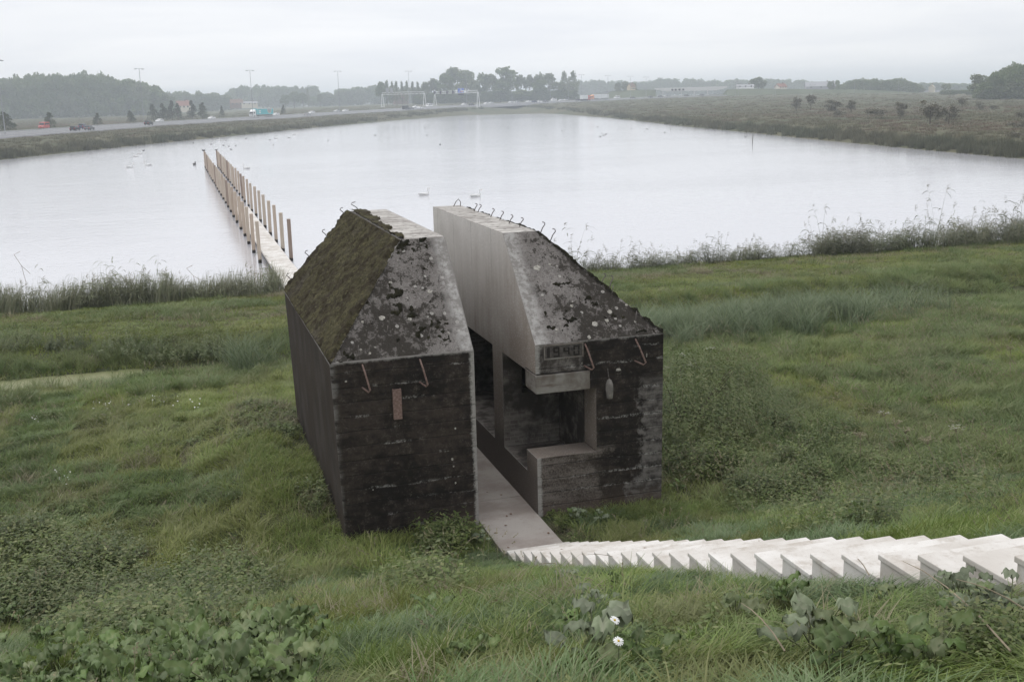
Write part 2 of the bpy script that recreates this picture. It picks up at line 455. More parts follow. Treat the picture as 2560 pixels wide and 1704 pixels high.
def _slope():
    m, nt = new_mat('lichened_concrete_slope'); p = pos(nt)
    x, y, z = N(nt, 'ShaderNodeSeparateXYZ', {0: p}).outputs
    n1 = noise(nt, p, 1.7, 5, .6); fine = noise(nt, p, 40, 5, .75); mid = noise(nt, p, 9, 6, .72)
    c = mixc(nt, mrange(nt, mid, .36, .62), (.125, .112, .105), (.25, .23, .218))
    c = mixc(nt, mrange(nt, fine, .50, .66, 0, .8), c, (.38, .36, .34))
    mo = mth(nt, 'ADD', mth(nt, 'MULTIPLY', n1, .42), mth(nt, 'MULTIPLY', mid, .58))
    mo = mth(nt, 'ADD', mo, mrange(nt, mth(nt, 'ABSOLUTE', mth(nt, 'SUBTRACT', x, 4.696)), .6, 2.0, -.05, .035))
    mo = mth(nt, 'ADD', mo, mth(nt, 'MULTIPLY', mth(nt, 'SUBTRACT', noise(nt, p, 1.0, 5, .65, stretch=(14, 3, 3)), .5), .12))
    c = mixc(nt, mrange(nt, mth(nt, 'ADD', mo, mth(nt, 'MULTIPLY', mth(nt, 'SUBTRACT', fine, .5), .30)), .466, .53, 0, .92), c, mixc(nt, fine, (.012, .010, .008), (.045, .038, .03)))
    e = mth(nt, 'SUBTRACT', mth(nt, 'ABSOLUTE', mth(nt, 'SUBTRACT', x, 4.696)), mth(nt, 'MULTIPLY', mth(nt, 'ADD', mid, fine), .20))
    c = mixc(nt, mrange(nt, e, .40, .62, .85, 0), c, mixc(nt, mrange(nt, mid, .4, .62), (.27, .255, .24), (.47, .455, .44)))
    vo = N(nt, 'ShaderNodeTexVoronoi', {'Vector': p, 'Scale': 7.5, 'Randomness': 1.0})
    dd = mth(nt, 'ADD', vo.outputs['Distance'], mth(nt, 'MULTIPLY', mth(nt, 'SUBTRACT', fine, .5), .25))
    fl = mth(nt, 'MULTIPLY', mrange(nt, dd, .18, .25, 1, 0),
             mrange(nt, N(nt, 'ShaderNodeSeparateColor', {0: vo.outputs['Color']}).outputs[1], .80, .83))
    c = mixc(nt, mth(nt, 'MULTIPLY', fl, .8), c, mixc(nt, mrange(nt, dd, .02, .16), (.24, .225, .21), (.46, .44, .41)))
    out(nt, bsdf(nt, c, .92, .15, bump(nt, mth(nt, 'ADD', mid, fine), .7, .025)))
    return m
M['slope'] = _slope()

def _top():
    m, nt = new_mat('bare_concrete_ridge'); p = pos(nt)
    st = noise(nt, p, 1.0, 6, .68, stretch=(1.6, 9, 3)); n = noise(nt, p, 9, 5, .65)
    c = mixc(nt, mrange(nt, st, .36, .62), (.23, .21, .195), (.55, .53, .50))
    c = mixc(nt, mrange(nt, n, .52, .66, 0, .85), c, (.12, .105, .095))
    out(nt, bsdf(nt, c, .9, .2, bump(nt, mth(nt, 'ADD', st, n), .6, .03)))
    return m
M['top'] = _top()

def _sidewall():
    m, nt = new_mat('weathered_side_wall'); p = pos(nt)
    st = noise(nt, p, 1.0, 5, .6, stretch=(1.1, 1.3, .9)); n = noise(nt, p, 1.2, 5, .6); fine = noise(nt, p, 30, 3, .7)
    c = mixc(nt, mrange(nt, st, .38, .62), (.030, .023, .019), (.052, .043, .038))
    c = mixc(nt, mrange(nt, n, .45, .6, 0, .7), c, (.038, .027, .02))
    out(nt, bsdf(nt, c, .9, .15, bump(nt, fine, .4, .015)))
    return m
M['side'] = _sidewall()

def _inside():
    m, nt = new_mat('grimy_room_concrete'); p = pos(nt)
    br = N(nt, 'ShaderNodeTexBrick', {'Vector': N(nt, 'ShaderNodeCombineXYZ', {0: mth(nt, 'ADD', N(nt, 'ShaderNodeSeparateXYZ', {0: p}).outputs[0], N(nt, 'ShaderNodeSeparateXYZ', {0: p}).outputs[1]), 1: N(nt, 'ShaderNodeSeparateXYZ', {0: p}).outputs[2], 2: 0.0}).outputs[0],
             'Scale': 3.3, 'Mortar Size': .02, 'Color1': (.13, .11, .10, 1), 'Color2': (.19, .17, .155, 1), 'Mortar': (.26, .24, .22, 1)})
    n = noise(nt, p, 2.0, 5, .65); st = noise(nt, p, 1, 4, .6, stretch=(2, 2, 8))
    c = mixc(nt, mrange(nt, st, .42, .6), br.outputs['Color'], (.25, .23, .21))
    c = mixc(nt, mrange(nt, n, .4, .6), (.062, .054, .049), c)
    out(nt, bsdf(nt, c, .9, .15, bump(nt, n, .4, .02)))
    return m
M['inside'] = _inside()

def _lintel():
    m, nt = new_mat('pale_lintel_concrete'); p = pos(nt)
    n = noise(nt, p, 4, 5, .6); st = noise(nt, p, 1, 4, .6, stretch=(2, 2, 14))
    c = mixc(nt, mrange(nt, n, .35, .65), (.15, .128, .11), (.26, .245, .225))
    c = mixc(nt, mrange(nt, st, .5, .7, 0, .7), c, (.10, .07, .055))
    out(nt, bsdf(nt, c, .85, .2, bump(nt, n, .3, .01)))
    return m
M['lintel'] = _lintel()

def _white():
    m, nt = new_mat('white_cast_concrete'); p = pos(nt)
    n = noise(nt, p, 1.4, 5, .6); f = noise(nt, p, 22, 4, .7)
    c = mixc(nt, mrange(nt, n, .35, .68), (.545, .51, .47), (.72, .70, .672))
    c = mixc(nt, mrange(nt, f, .55, .72, 0, .45), c, (.42, .365, .32))
    c = mixc(nt, mrange(nt, noise(nt, p, 3.2, 6, .7), .50, .66, 0, .7), c, (.42, .375, .325))
    sp = N(nt, 'ShaderNodeTexVoronoi', {'Vector': p, 'Scale': 5.0})
    lv = mth(nt, 'MULTIPLY', mrange(nt, mth(nt, 'ADD', sp.outputs['Distance'], mth(nt, 'MULTIPLY', f, .12)), .11, .14, 1, 0),
             mrange(nt, N(nt, 'ShaderNodeSeparateColor', {0: sp.outputs['Color']}).outputs[0], .93, .94))
    c = mixc(nt, mth(nt, 'MULTIPLY', lv, .8), c, (.22, .14, .09))
    out(nt, bsdf(nt, c, .7, .3, bump(nt, f, .12, .004)))
    return m
M['white'] = _white()

def _pathm():
    m, nt = new_mat('trodden_path_concrete'); p = pos(nt)
    n = noise(nt, p, 1.2, 5, .6); f = noise(nt, p, 18, 4, .7)
    c = mixc(nt, mrange(nt, n, .35, .65), (.29, .25, .225), (.41, .375, .345))
    c = mixc(nt, mrange(nt, f, .55, .72, 0, .5), c, (.24, .19, .16))
    sp = N(nt, 'ShaderNodeTexVoronoi', {'Vector': p, 'Scale': 3.4})
    lv = mth(nt, 'MULTIPLY', mrange(nt, mth(nt, 'ADD', sp.outputs['Distance'], mth(nt, 'MULTIPLY', f, .1)), .11, .14, 1, 0),
             mrange(nt, N(nt, 'ShaderNodeSeparateColor', {0: sp.outputs['Color']}).outputs[0], .72, .74))
    c = mixc(nt, mth(nt, 'MULTIPLY', lv, .75), c, (.11, .065, .05))
    out(nt, bsdf(nt, c, .8, .25, bump(nt, f, .15, .005)))
    return m
M['path'] = _pathm()

def _moss(name, a, b, d):
    m, nt = new_mat(name); p = pos(nt)
    n = noise(nt, p, 3.0, 5, .65); f = noise(nt, p, 24, 5, .7); n2 = noise(nt, p, .9, 4, .6)
    c = mixc(nt, mrange(nt, n, .38, .62), a, b)
    c = mixc(nt, mrange(nt, n2, .52, .66, 0, .75), c, d)
    c = mixc(nt, mrange(nt, f, .35, .7, 0, .75), c, tuple(x * .35 for x in a))
    c = mixc(nt, mrange(nt, noise(nt, p, 14, 5, .7), .55, .68, 0, .55), c, tuple(min(1, x * 1.7) for x in b))
    out(nt, bsdf(nt, c, .95, .08, bump(nt, f, .9, .03)))
    return m
M['moss'] = _moss('olive_brown_moss', (.042, .034, .022), (.096, .088, .048), (.085, .074, .060))
M['moss_dark'] = _moss('blackish_moss', (.017, .016, .010), (.032, .030, .017), (.016, .012, .010))
M['lichen'] = plain('white_lichen', (.37, .35, .315), .95, .05, var=.35, scale=30)

def _rust():
    m, nt = new_mat('rusty_iron'); p = pos(nt)
    n = noise(nt, p, 25, 4, .7)
    c = mixc(nt, mrange(nt, n, .35, .65), (.16, .10, .085), (.27, .19, .165))
    out(nt, bsdf(nt, c, .85, .2, bump(nt, n, .4, .004)))
    return m
M['rust'] = _rust()
M['steel_bar'] = plain('weathered_rebar', (.16, .14, .135), .7, .3, var=.3, scale=20)
M['dark_strokes'] = plain('blackened_numerals', (.03, .026, .023), .9, .1)
M['plate'] = plain('numeral_plate_concrete', (.085, .076, .07), .9, .15, var=.4, scale=14)
M['grey_float'] = plain('grey_weathered_float', (.20, .185, .17), .8, .2, var=.25, scale=12)

# --- timber
def _timber():
    m, nt = new_mat('sawn_timber_post'); p = pos(nt)
    z = N(nt, 'ShaderNodeSeparateXYZ', {0: p}).outputs[2]
    g = noise(nt, p, 1.0, 5, .6, stretch=(38, 38, 1.4)); n = noise(nt, p, 3, 4)
    r = N(nt, 'ShaderNodeObjectInfo').outputs['Random']
    c = mixc(nt, mrange(nt, g, .35, .65), (.44, .365, .29), (.58, .51, .43))
    c = mixc(nt, mth(nt, 'MULTIPLY', mrange(nt, r, 0, 1), .35), c, (.44, .31, .23))
    c = mixc(nt, mth(nt, 'MULTIPLY', mrange(nt, r, .86, .9), .55), c, (.15, .10, .09))
    wet = mrange(nt, mth(nt, 'ADD', z, mth(nt, 'MULTIPLY', n, .12)), -1.30, -1.22, 1, 0)
    c = mixc(nt, wet, c, (.028, .022, .022))
    out(nt, bsdf(nt, c, .8, .25, bump(nt, g, .3, .008)))
    return m
M['timber'] = _timber()

# --- water
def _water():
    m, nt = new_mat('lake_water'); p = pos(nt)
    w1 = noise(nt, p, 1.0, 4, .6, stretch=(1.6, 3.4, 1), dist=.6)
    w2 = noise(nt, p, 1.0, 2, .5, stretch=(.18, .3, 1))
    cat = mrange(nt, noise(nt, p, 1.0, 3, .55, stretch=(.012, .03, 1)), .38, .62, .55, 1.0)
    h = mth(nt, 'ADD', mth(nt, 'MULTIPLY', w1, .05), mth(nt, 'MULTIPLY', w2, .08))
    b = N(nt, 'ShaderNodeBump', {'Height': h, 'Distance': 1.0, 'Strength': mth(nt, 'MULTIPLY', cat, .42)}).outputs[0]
    out(nt, bsdf(nt, (.54, .54, .575), .10, .5, b, **{'IOR': 1.85}))  # pale base colour and raised IOR stand in for bright sky reflection
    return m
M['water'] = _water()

def _pond():
    m, nt = new_mat('duckweed_ditch_water'); p = pos(nt)
    n = noise(nt, p, 2.0, 5, .65)
    c = mixc(nt, mrange(nt, n, .3, .7), (.15, .16, .065), (.21, .215, .10))
    out(nt, bsdf(nt, c, .45, .4, bump(nt, noise(nt, p, 30, 3), .2, .01)))
    return m
M['pond'] = _pond()

# --- vegetation
M['lush'] = leaf_mat('lush_slope_grass', (.15, .23, .062), (.19, .25, .08), (.32, .34, .155), .6, .34)
M['lush2'] = leaf_mat('blue_green_slope_grass', (.125, .195, .078), (.15, .215, .095), (.27, .31, .19), .6, .34)
M['lush3'] = leaf_mat('olive_slope_grass', (.165, .20, .062), (.19, .215, .076), (.31, .305, .155), .6, .34)
M['field'] = leaf_mat('field_grass', (.165, .24, .062), (.21, .255, .078), (.31, .305, .14), .28, .34)
M['field2'] = leaf_mat('olive_field_grass', (.185, .225, .065), (.21, .24, .08), (.31, .30, .15), .28, .34)
M['field3'] = leaf_mat('blue_green_field_grass', (.145, .215, .08), (.17, .235, .095), (.28, .31, .17), .28, .34)
M['meadow'] = leaf_mat('grazed_meadow_grass', (.16, .22, .055), (.195, .23, .066), (.26, .24, .11), .22, .3)
M['tall'] = leaf_mat('tall_ditch_grass', (.125, .19, .065), (.16, .205, .075), (.27, .28, .145), .4, .32)
M['dry'] = leaf_mat('dry_straw_grass', (.22, .20, .125), (.26, .225, .15), (.30, .27, .18), .5)
M['sedge'] = leaf_mat('blue_green_sedge', (.12, .17, .088), (.15, .195, .105), (.25, .285, .18), .4, .3)
M['rough'] = leaf_mat('rough_bank_grass', (.135, .125, .078), (.115, .118, .068), (.19, .165, .105), .025, .15)
M['red'] = leaf_mat('reddish_bank_herbs', (.15, .10, .072), (.135, .105, .07), (.18, .13, .09), .03, .15)
M['fringe'] = leaf_mat('bank_reed_fringe', (.085, .10, .062), (.115, .112, .07), (.16, .15, .10), .03, .15)
M['reed'] = leaf_mat('shore_reed_leaf', (.19, .215, .125), (.22, .235, .15), (.32, .30, .23), .3, .4)
M['reed_dark'] = leaf_mat('dark_shore_reed', (.13, .148, .095), (.165, .175, .12), (.27, .255, .20), .3, .4)
M['plume'] = leaf_mat('reed_plume', (.16, .135, .115), (.19, .165, .145), (.23, .20, .18), .5)
M['weed'] = leaf_mat('nettle_weeds', (.105, .155, .048), (.14, .185, .062), (.24, .25, .12), .6, .32)
M['broad'] = leaf_mat('broad_weed_leaf', (.105, .165, .055), (.135, .19, .07), (.24, .28, .135), 2.0, .25, .3, .42)
M['broad_pale'] = leaf_mat('pale_weed_leaf', (.15, .19, .09), (.18, .21, .105), (.26, .28, .16), 2.0, .22, .25, .45)
M['broad_grey'] = leaf_mat('grey_felted_leaf', (.21, .245, .16), (.18, .215, .135), (.33, .34, .26), 2.0, .2, .25, .55)
M['stem'] = leaf_mat('weed_stem', (.17, .19, .10), (.19, .21, .12), (.22, .23, .14), 2.0, .1)
M['twig'] = plain('dead_stalk', (.27, .225, .165), .9, .1, var=.25, scale=8)
M['petal'] = plain('white_petal', (.80, .80, .78), .6, .3, var=.03)
M['umbel_cream'] = plain('cream_umbel_flower', (.42, .42, .36), .8, .2, var=.15, scale=40)
M['pollen'] = plain('yellow_flower_eye', (.62, .40, .04), .8, .2)
M['bark'] = plain('tree_bark', (.11, .09, .07), .9, .1, var=.25, scale=2)
M['tree1'] = leaf_mat('broadleaf_crown', (.10, .145, .052), (.125, .165, .066), (.19, .22, .10), .05, .22)
M['tree2'] = leaf_mat('grey_willow_crown', (.13, .16, .08), (.15, .175, .095), (.22, .235, .145), .05, .22)
M['tree3'] = leaf_mat('dark_conical_crown', (.045, .062, .025), (.06, .075, .034), (.11, .115, .05), .05, .12)
M['shrubfar'] = leaf_mat('bank_shrub_twigs', (.13, .12, .088), (.15, .137, .10), (.18, .165, .12), .05, .15)
M['shrub'] = leaf_mat('ditch_shrub_leaf', (.075, .108, .040), (.10, .13, .052), (.18, .19, .095), .5, .3)

# --- road, vehicles, buildings
M['asphalt'] = plain('grey_motorway_asphalt', (.19, .19, .20), .9, .2, var=.08, scale=.3)
M['line'] = plain('road_paint', (.75, .75, .73), .7, .3, var=.05)
M['galv'] = plain('galvanised_steel', (.48, .49, .48), .55, .4, metal=.2, var=.08)
M['mast'] = plain('grey_painted_mast', (.30, .31, .32), .6, .4, var=.06)
M['mast_white'] = plain('pale_gantry_steel', (.72, .73, .72), .55, .4, var=.05)
M['black_panel'] = plain('black_matrix_panel', (.012, .012, .018), .5, .4)
M['blue_sign'] = plain('blue_road_sign', (.03, .11, .55), .45, .4, var=.04)
M['orange'] = plain('orange_sign_strip', (.72, .30, .14), .5, .4, var=.05)
M['glass'] = plain('dark_window_glass', (.025, .028, .034), .12, .6, var=.05)
M['tyre'] = plain('black_tyre_rubber', (.018, .018, .018), .9, .1)
M['rim'] = plain('alloy_wheel_rim', (.45, .45, .46), .4, .5, metal=.5)
M['lamp'] = plain('clear_headlamp', (.75, .75, .72), .2, .6)
M['taillamp'] = plain('red_tail_lamp', (.45, .02, .02), .3, .5)
for k, c in dict(black=(.012, .012, .016), white=(.80, .80, .80), silver=(.48, .49, .50), red=(.50, .06, .05), blue=(.03, .04, .10),
                 grey=(.12, .12, .13), turquoise=(.06, .46, .50), tarp=(.70, .72, .72), cream=(.62, .50, .34)).items():
    M['p_' + k] = plain(k + '_vehicle_paint', c, .28, .5, var=.03)
M['roof_red'] = plain('red_clay_roof', (.29, .135, .105), .85, .2, var=.15, scale=1)
M['roof_brown'] = plain('brown_tile_roof', (.20, .12, .09), .85, .2, var=.15, scale=1)
M['roof_grey'] = plain('grey_sheet_roof', (.34, .34, .36), .7, .3)
M['plaster'] = plain('cream_house_wall', (.66, .60, .50), .85, .2)
M['brick'] = plain('dark_brick_wall', (.19, .11, .09), .9, .15, var=.2, scale=2)
M['bridge'] = plain('pale_bridge_concrete', (.66, .66, .64), .8, .2, var=.06)
M['swan'] = plain('white_plumage', (.74, .74, .73), .8, .2, var=.02)
M['swan_neck'] = plain('shadowed_grey_plumage', (.40, .39, .38), .8, .2, var=.1)
M['beak'] = plain('orange_beak', (.55, .20, .04), .6, .3)
M['duck'] = plain('dark_brown_plumage', (.035, .032, .032), .8, .2, var=.2)
M['duck_grey'] = plain('grey_plumage', (.13, .125, .12), .8, .2, var=.2)
M['gull'] = plain('pale_grey_plumage', (.62, .62, .63), .8, .2)
M['track'] = plain('sandy_shell_track', (.18, .165, .125), .95, .1, var=.25, scale=1.2)

# ------------------------------------------------------------------ ground sheet
def axis(segs):
    out_ = []
    for a, b, n in segs:
        out_ += list(np.linspace(a, b, n, endpoint=False))
    return np.array(out_ + [segs[-1][1]])
gx = np.concatenate([-np.geomspace(3500, 320, 12), axis([(-300, -130, 16), (-130, -12, 40), (-12, 26, 127), (26, 60, 60), (60, 260, 80), (260, 640, 40)]), np.geomspace(680, 3500, 12)])
gy = np.concatenate([axis([(-60, -4, 12), (-4, 50, 200), (50, 300, 84), (300, 760, 92), (760, 1300, 30)]), np.geomspace(1340, 4000, 12)])
GX, GY = np.meshgrid(gx, gy)
GZ = ground(GX, GY)
nx, ny = len(gx), len(gy)
ii = (np.arange(ny - 1)[:, None] * nx + np.arange(nx - 1)[None, :]).ravel()
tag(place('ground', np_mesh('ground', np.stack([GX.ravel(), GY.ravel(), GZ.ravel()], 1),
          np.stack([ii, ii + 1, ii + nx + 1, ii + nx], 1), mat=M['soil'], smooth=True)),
    'grassy land with dike slope, ditch and lake banks', kind='structure')

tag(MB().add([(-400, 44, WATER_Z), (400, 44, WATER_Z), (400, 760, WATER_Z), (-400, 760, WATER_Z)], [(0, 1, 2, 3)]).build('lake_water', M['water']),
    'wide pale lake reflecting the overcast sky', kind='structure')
tag(MB().add([(-40, 31.2, -1.18), (-1.5, 31.2, -1.18), (-1.5, 35.0, -1.18), (-40, 35.0, -1.18)], [(0, 1, 2, 3)]).build('ditch_water', M['pond']),
    'duckweed-green ditch water behind the field grass', kind='structure')

# ------------------------------------------------------------------ path, stairs, boardwalk, posts
path = empty('path', (4.696, 14.5, 0)); tag(path, 'concrete slab path running through the cut bunker', kind='structure')
ys = [14.53, 16.75, 18.95, 21.15, 23.35]
def child(mb, name, mat, parent, bevel=0.0, smooth=False):
    """build in world coordinates, then hang under a parent that only has a location"""
    mats = mat if isinstance(mat, (list, tuple)) else [mat]
    L = parent.location
    p = parent
    tot = Vector((0, 0, 0))
    while p is not None:
        tot += Vector(p.location); p = p.parent
    mb.v = [(v[0] - tot.x, v[1] - tot.y, v[2] - tot.z) for v in mb.v]
    return mb.build(name, mats, parent, smooth=smooth, bevel=bevel)
for a, b in zip(ys[:-1], ys[1:]):
    child(MB().box(4.205, 5.187, a + .006, b - .006, -.22, 0), 'slab', M['path'], path, .008)
zs = lambda y: float(np.interp(y, [23.35, 39.8], [0, -1.1]))
yy = np.linspace(23.35, 39.8, 9)
for a, b in zip(yy[:-1], yy[1:]):
    a2, b2 = a + .006, b - .006
    child(MB().add([(4.19, a2, zs(a) - .2), (5.20, a2, zs(a) - .2), (4.19, b2, zs(b) - .2), (5.20, b2, zs(b) - .2),
                    (4.19, a2, zs(a)), (5.20, a2, zs(a)), (4.19, b2, zs(b)), (5.20, b2, zs(b))],
                   [(0, 2, 3, 1), (4, 5, 7, 6), (0, 1, 5, 4), (2, 6, 7, 3), (0, 4, 6, 2), (1, 3, 7, 5)]), 'slab', M['white'], path, .008)

stairs = empty('concrete_stairs', (4.75, 14.5, 0), 0, 'long flight of white concrete steps climbing the dike from the bunker path', 'stairs')
for k in range(29):
    y1 = 14.52 - .4 * k; z1 = .048 + .163 * k
    j = random.uniform(-.004, .004)
    b = MB()
    b.box(4.25 + j, 5.25 + j, y1 - .418, y1, z1 - .038, z1)                       # tread slab with a small nosing
    b.box(4.262 + j, 5.238 + j, y1 - .40, y1 - .014, z1 - .62, z1 - .038)
    child(b, 'step', M['white'], stairs, .006)

deck = empty('boardwalk', (4.65, 40, -1.1), 0, 'low white concrete boardwalk running out over the lake between two rows of posts', 'boardwalk')
dy = [39.82, 45.4, 49.62, 53.86, 58.1, 62.34, 66.58, 70.82, 75.06, 79.3, 83.4, 87.5]
for a, b in zip(dy[:-1], dy[1:]):
    p = child(MB().box(4.11, 5.19, a + .008, b - .008, -1.24, -1.1), 'deck_panel', M['white'], deck, .01)
    child(MB().box(4.17, 4.29, a + .01, b - .01, -1.40, -1.242), 'beam', M['timber'], deck)
    child(MB().box(5.01, 5.13, a + .01, b - .01, -1.40, -1.242), 'beam', M['timber'], deck)
for y in (49.6, 58.1, 66.58, 75.06, 83.4):
    child(MB().box(4.2, 4.36, y - .08, y + .08, -3.0, -1.402), 'pile', M['timber'], deck)
    child(MB().box(4.94, 5.10, y - .08, y + .08, -3.0, -1.402), 'pile', M['timber'], deck)

pm = MB().box(-.095, .095, -.095, .095, -1.6, 2.22).mesh('timber_post', [M['timber']]); bevel_mesh(pm, .008, 1)
for row, x0, side in ((0, 3.84, 'left'), (1, 5.46, 'right')):
    for k in range(24):
        o = place('timber_post', pm, None, (x0 + random.uniform(-.03, .03) + .004 * k * (1 if row else .6), 58.1 + 4.24 * k + random.uniform(-.1, .1), WATER_Z + random.uniform(-.05, .04)),
                  (random.uniform(-.012, .012), random.uniform(-.012, .012), random.uniform(-.08, .08)))
        tag(o, 'square timber post in the %s row, %s from the bunker' % (side, ORD[k]), 'post', 'timber posts flanking the boardwalk')

# ------------------------------------------------------------------ the bunker, sawn in two
def boolean(mesh, boxes):
    ob = bpy.data.objects.new('tmp', mesh); COL.objects.link(ob)
    cut = []
    for b in boxes:
        c = MB().box(*b).build('tmpc', M['inside']); cut.append(c)
        md = ob.modifiers.new('b', 'BOOLEAN'); md.operation = 'DIFFERENCE'; md.solver = 'EXACT'; md.object = c
    bpy.context.view_layer.update()
    res = bpy.data.meshes.new_from_object(ob.evaluated_get(bpy.context.evaluated_depsgraph_get()))
    for c in cut + [ob]: bpy.data.objects.remove(c, do_unlink=True)
    return res

def half(xo, xc, xr, xb, boxes, name):
    """outer wall x, cut plane x, ridge edge x, outer wall x at the foot"""
    v = [(xb, 15.85, -.7), (xc, 15.85, -.7), (xc, 22.7, -.7), (xb, 22.7, -.7),
         (xo, 15.85, 2.84), (xc, 15.85, 2.84), (xc, 22.7, 2.84), (xo, 22.7, 2.84),
         (xr, 17.5, 4.44), (xc, 17.5, 4.44), (xc, 22.7, 4.44), (xr, 22.7, 4.44)]
    f = [(3, 2, 1, 0), (0, 1, 5, 4), (1, 2, 6, 10, 9, 5), (2, 3, 7, 11, 10, 6), (3, 0, 4, 7), (4, 5, 9, 8), (7, 4, 8, 11), (8, 9, 10, 11)]
    bm = bmesh.new()
    vv = [bm.verts.new(p) for p in v]
    for q in f: bm.faces.new([vv[i] for i in q])
    bmesh.ops.recalc_face_normals(bm, faces=bm.faces)
    me = bpy.data.meshes.new(name); bm.to_mesh(me); bm.free()
    me = boolean(me, boxes)
    me.name = name
    me.materials.clear()
    for k in ('front', 'slope', 'moss', 'top', 'cut', 'side', 'inside'): me.materials.append(M[k])
    for p in me.polygons:
        n, c = p.normal, p.center
        if abs(c.x - xc) < .02 and abs(n.x) > .9: k = 4
        elif abs(c.y - 15.85) < .02 and n.y < -.9: k = 0
        elif n.z > .95 and c.z > 4.3: k = 3
        elif n.z > .3 and n.y < -.3: k = 1
        elif n.z > .3 and abs(n.x) > .3: k = 2 if xo < xc else 1
        elif abs(n.x) > .9 and abs(c.x - xo) < .12: k = 5
        elif n.y > .9 and c.y > 22.6: k = 5
        elif 15.8 < c.y < 16.45 and c.z < 2.4: k = 4
        else: k = 6
        p.material_index = k
    bevel_mesh(me, .022, 2)
    return me

LH = empty('bunker_half', (3.07, 15.85, 0), 0, 'moss-roofed half of the sawn concrete bunker, with black-stained blank front wall', 'bunker', 'halves of the cut bunker')
RH = empty('bunker_half', (6.3, 15.85, 0), 0, 'half of the sawn concrete bunker with the open niche and numerals in its front wall', 'bunker', 'halves of the cut bunker')
ml = half(1.95, 4.196, 3.42, 2.06, [(2.4, 4.5, 18.33, 21.6, .57, 2.33)], 'concrete_body')
mr = half(7.42, 5.196, 5.80, 7.40, [(4.9, 6.75, 18.33, 21.6, .57, 2.33), (4.9, 6.25, 16.4, 17.72, .58, 2.32),
                                    (4.9, 6.23, 15.4, 16.7, .95, 2.03), (4.9, 6.13, 15.4, 16.41, 1.6, 2.36), (5.55, 5.95, 17.5, 18.5, 1.55, 2.1)], 'concrete_body')
for me, p in ((ml, LH), (mr, RH)):
    me.transform(Matrix.Translation(-Vector(p.location)))
    place('concrete_body', me, p)

def moss_sheet(parent, O, U, V, lu, lv, cell, inside, thr, amp, fr, mat, seed, name='moss', base=.012, fine=.02, rag=.38):
    U, V = np.array(U, float), np.array(V, float)
    U /= np.linalg.norm(U); V /= np.linalg.norm(V); W = np.cross(U, V)
    if W[2] < 0: W = -W
    nu, nv = int(lu / cell) + 1, int(lv / cell) + 1
    u, v = np.meshgrid(np.linspace(0, lu, nu), np.linspace(0, lv, nv))
    n = (1 - rag) * fbm(u * fr, v * fr, seed, 4) + rag * fbm(u * fr * 5, v * fr * 5, seed + 7, 3)
    h = np.clip((n - thr) * amp, -1, 1)
    k = inside(u, v) & (h > 0)
    h = np.where(k, np.clip(h, 0, .045) + base * .5 + fine * (fbm(u * 20, v * 20, seed + 50, 3) - .35) + fine * .8 * (fbm(u * 6, v * 6, seed + 60, 2) - .4), -.012)
    P = np.array(O) + u[..., None] * U + v[..., None] * V + h[..., None] * W
    i = (np.arange(nv - 1)[:, None] * nu + np.arange(nu - 1)[None, :])
    kk = k[:-1, :-1] | k[1:, :-1] | k[:-1, 1:] | k[1:, 1:]
    i = i[kk]
    Q = np.stack([i, i + 1, i + nu + 1, i + nu], 1)
    used, inv = np.unique(Q, return_inverse=True)
    P = P.reshape(-1, 3)[used] - np.array(parent.location)
    o = place(name, np_mesh(name, P, inv.reshape(-1, 4), mat=mat, smooth=True), parent)
    o['kind'] = 'stuff'
    return o

sl = math.hypot(1.47, 1.6)
moss_sheet(LH, (1.95, 15.85, 2.84), (0, 1, 0), (1.47, 0, 1.6), 6.85, sl, .026,
           lambda u, v: (u > v / sl * 1.65 - .01 + .10 * (fbm(u * 5, v * 5, 2) - .45)) & (v > .005) & (v < sl - .005), .10, .09, 1.6, M['moss'], 11, fine=.07)
sf = math.hypot(1.65, 1.6)
moss_sheet(LH, (1.95, 15.85, 2.84), (1, 0, 0), (0, 1.65, 1.6), 2.24, sf, .02,
           lambda u, v: (u > v / sf * 1.47 + .03) & (u < 2.24 - .22 - .15 * fbm(v * 3, u * 3, 4)) & (v > .015), .625, .10, 2.4, M['moss_dark'], 23, fine=.02, rag=.5, base=0.0)
moss_sheet(RH, (5.196, 15.85, 2.84), (1, 0, 0), (0, 1.65, 1.6), 2.22, sf, .02,
           lambda u, v: (u > .22 + .15 * fbm(v * 3, u * 3, 4)) & (u < 2.2 - v / sf * 1.62) & (v > .015), .64, .10, 2.6, M['moss_dark'], 33, fine=.02, rag=.5, base=0.0)
moss_sheet(LH, (3.42, 17.5, 4.44), (1, 0, 0), (0, 1, 0), .70, 5.15, .025,
           lambda u, v: u + .25 * fbm(u * 5, v * 2.4, 6) < .18 + .05 * v, .1, .06, 2.0, M['moss'], 41, fine=.04)
ss_ = math.hypot(1.62, 1.6)
moss_sheet(RH, (7.42, 15.85, 2.84), (0, 1, 0), (-1.62, 0, 1.6), 6.8, ss_, .04,
           lambda u, v: (u > v / ss_ * 1.65) & (v > .03) & (v < ss_ - .03), .44, .14, 1.6, M['moss_dark'], 47, fine=.05)

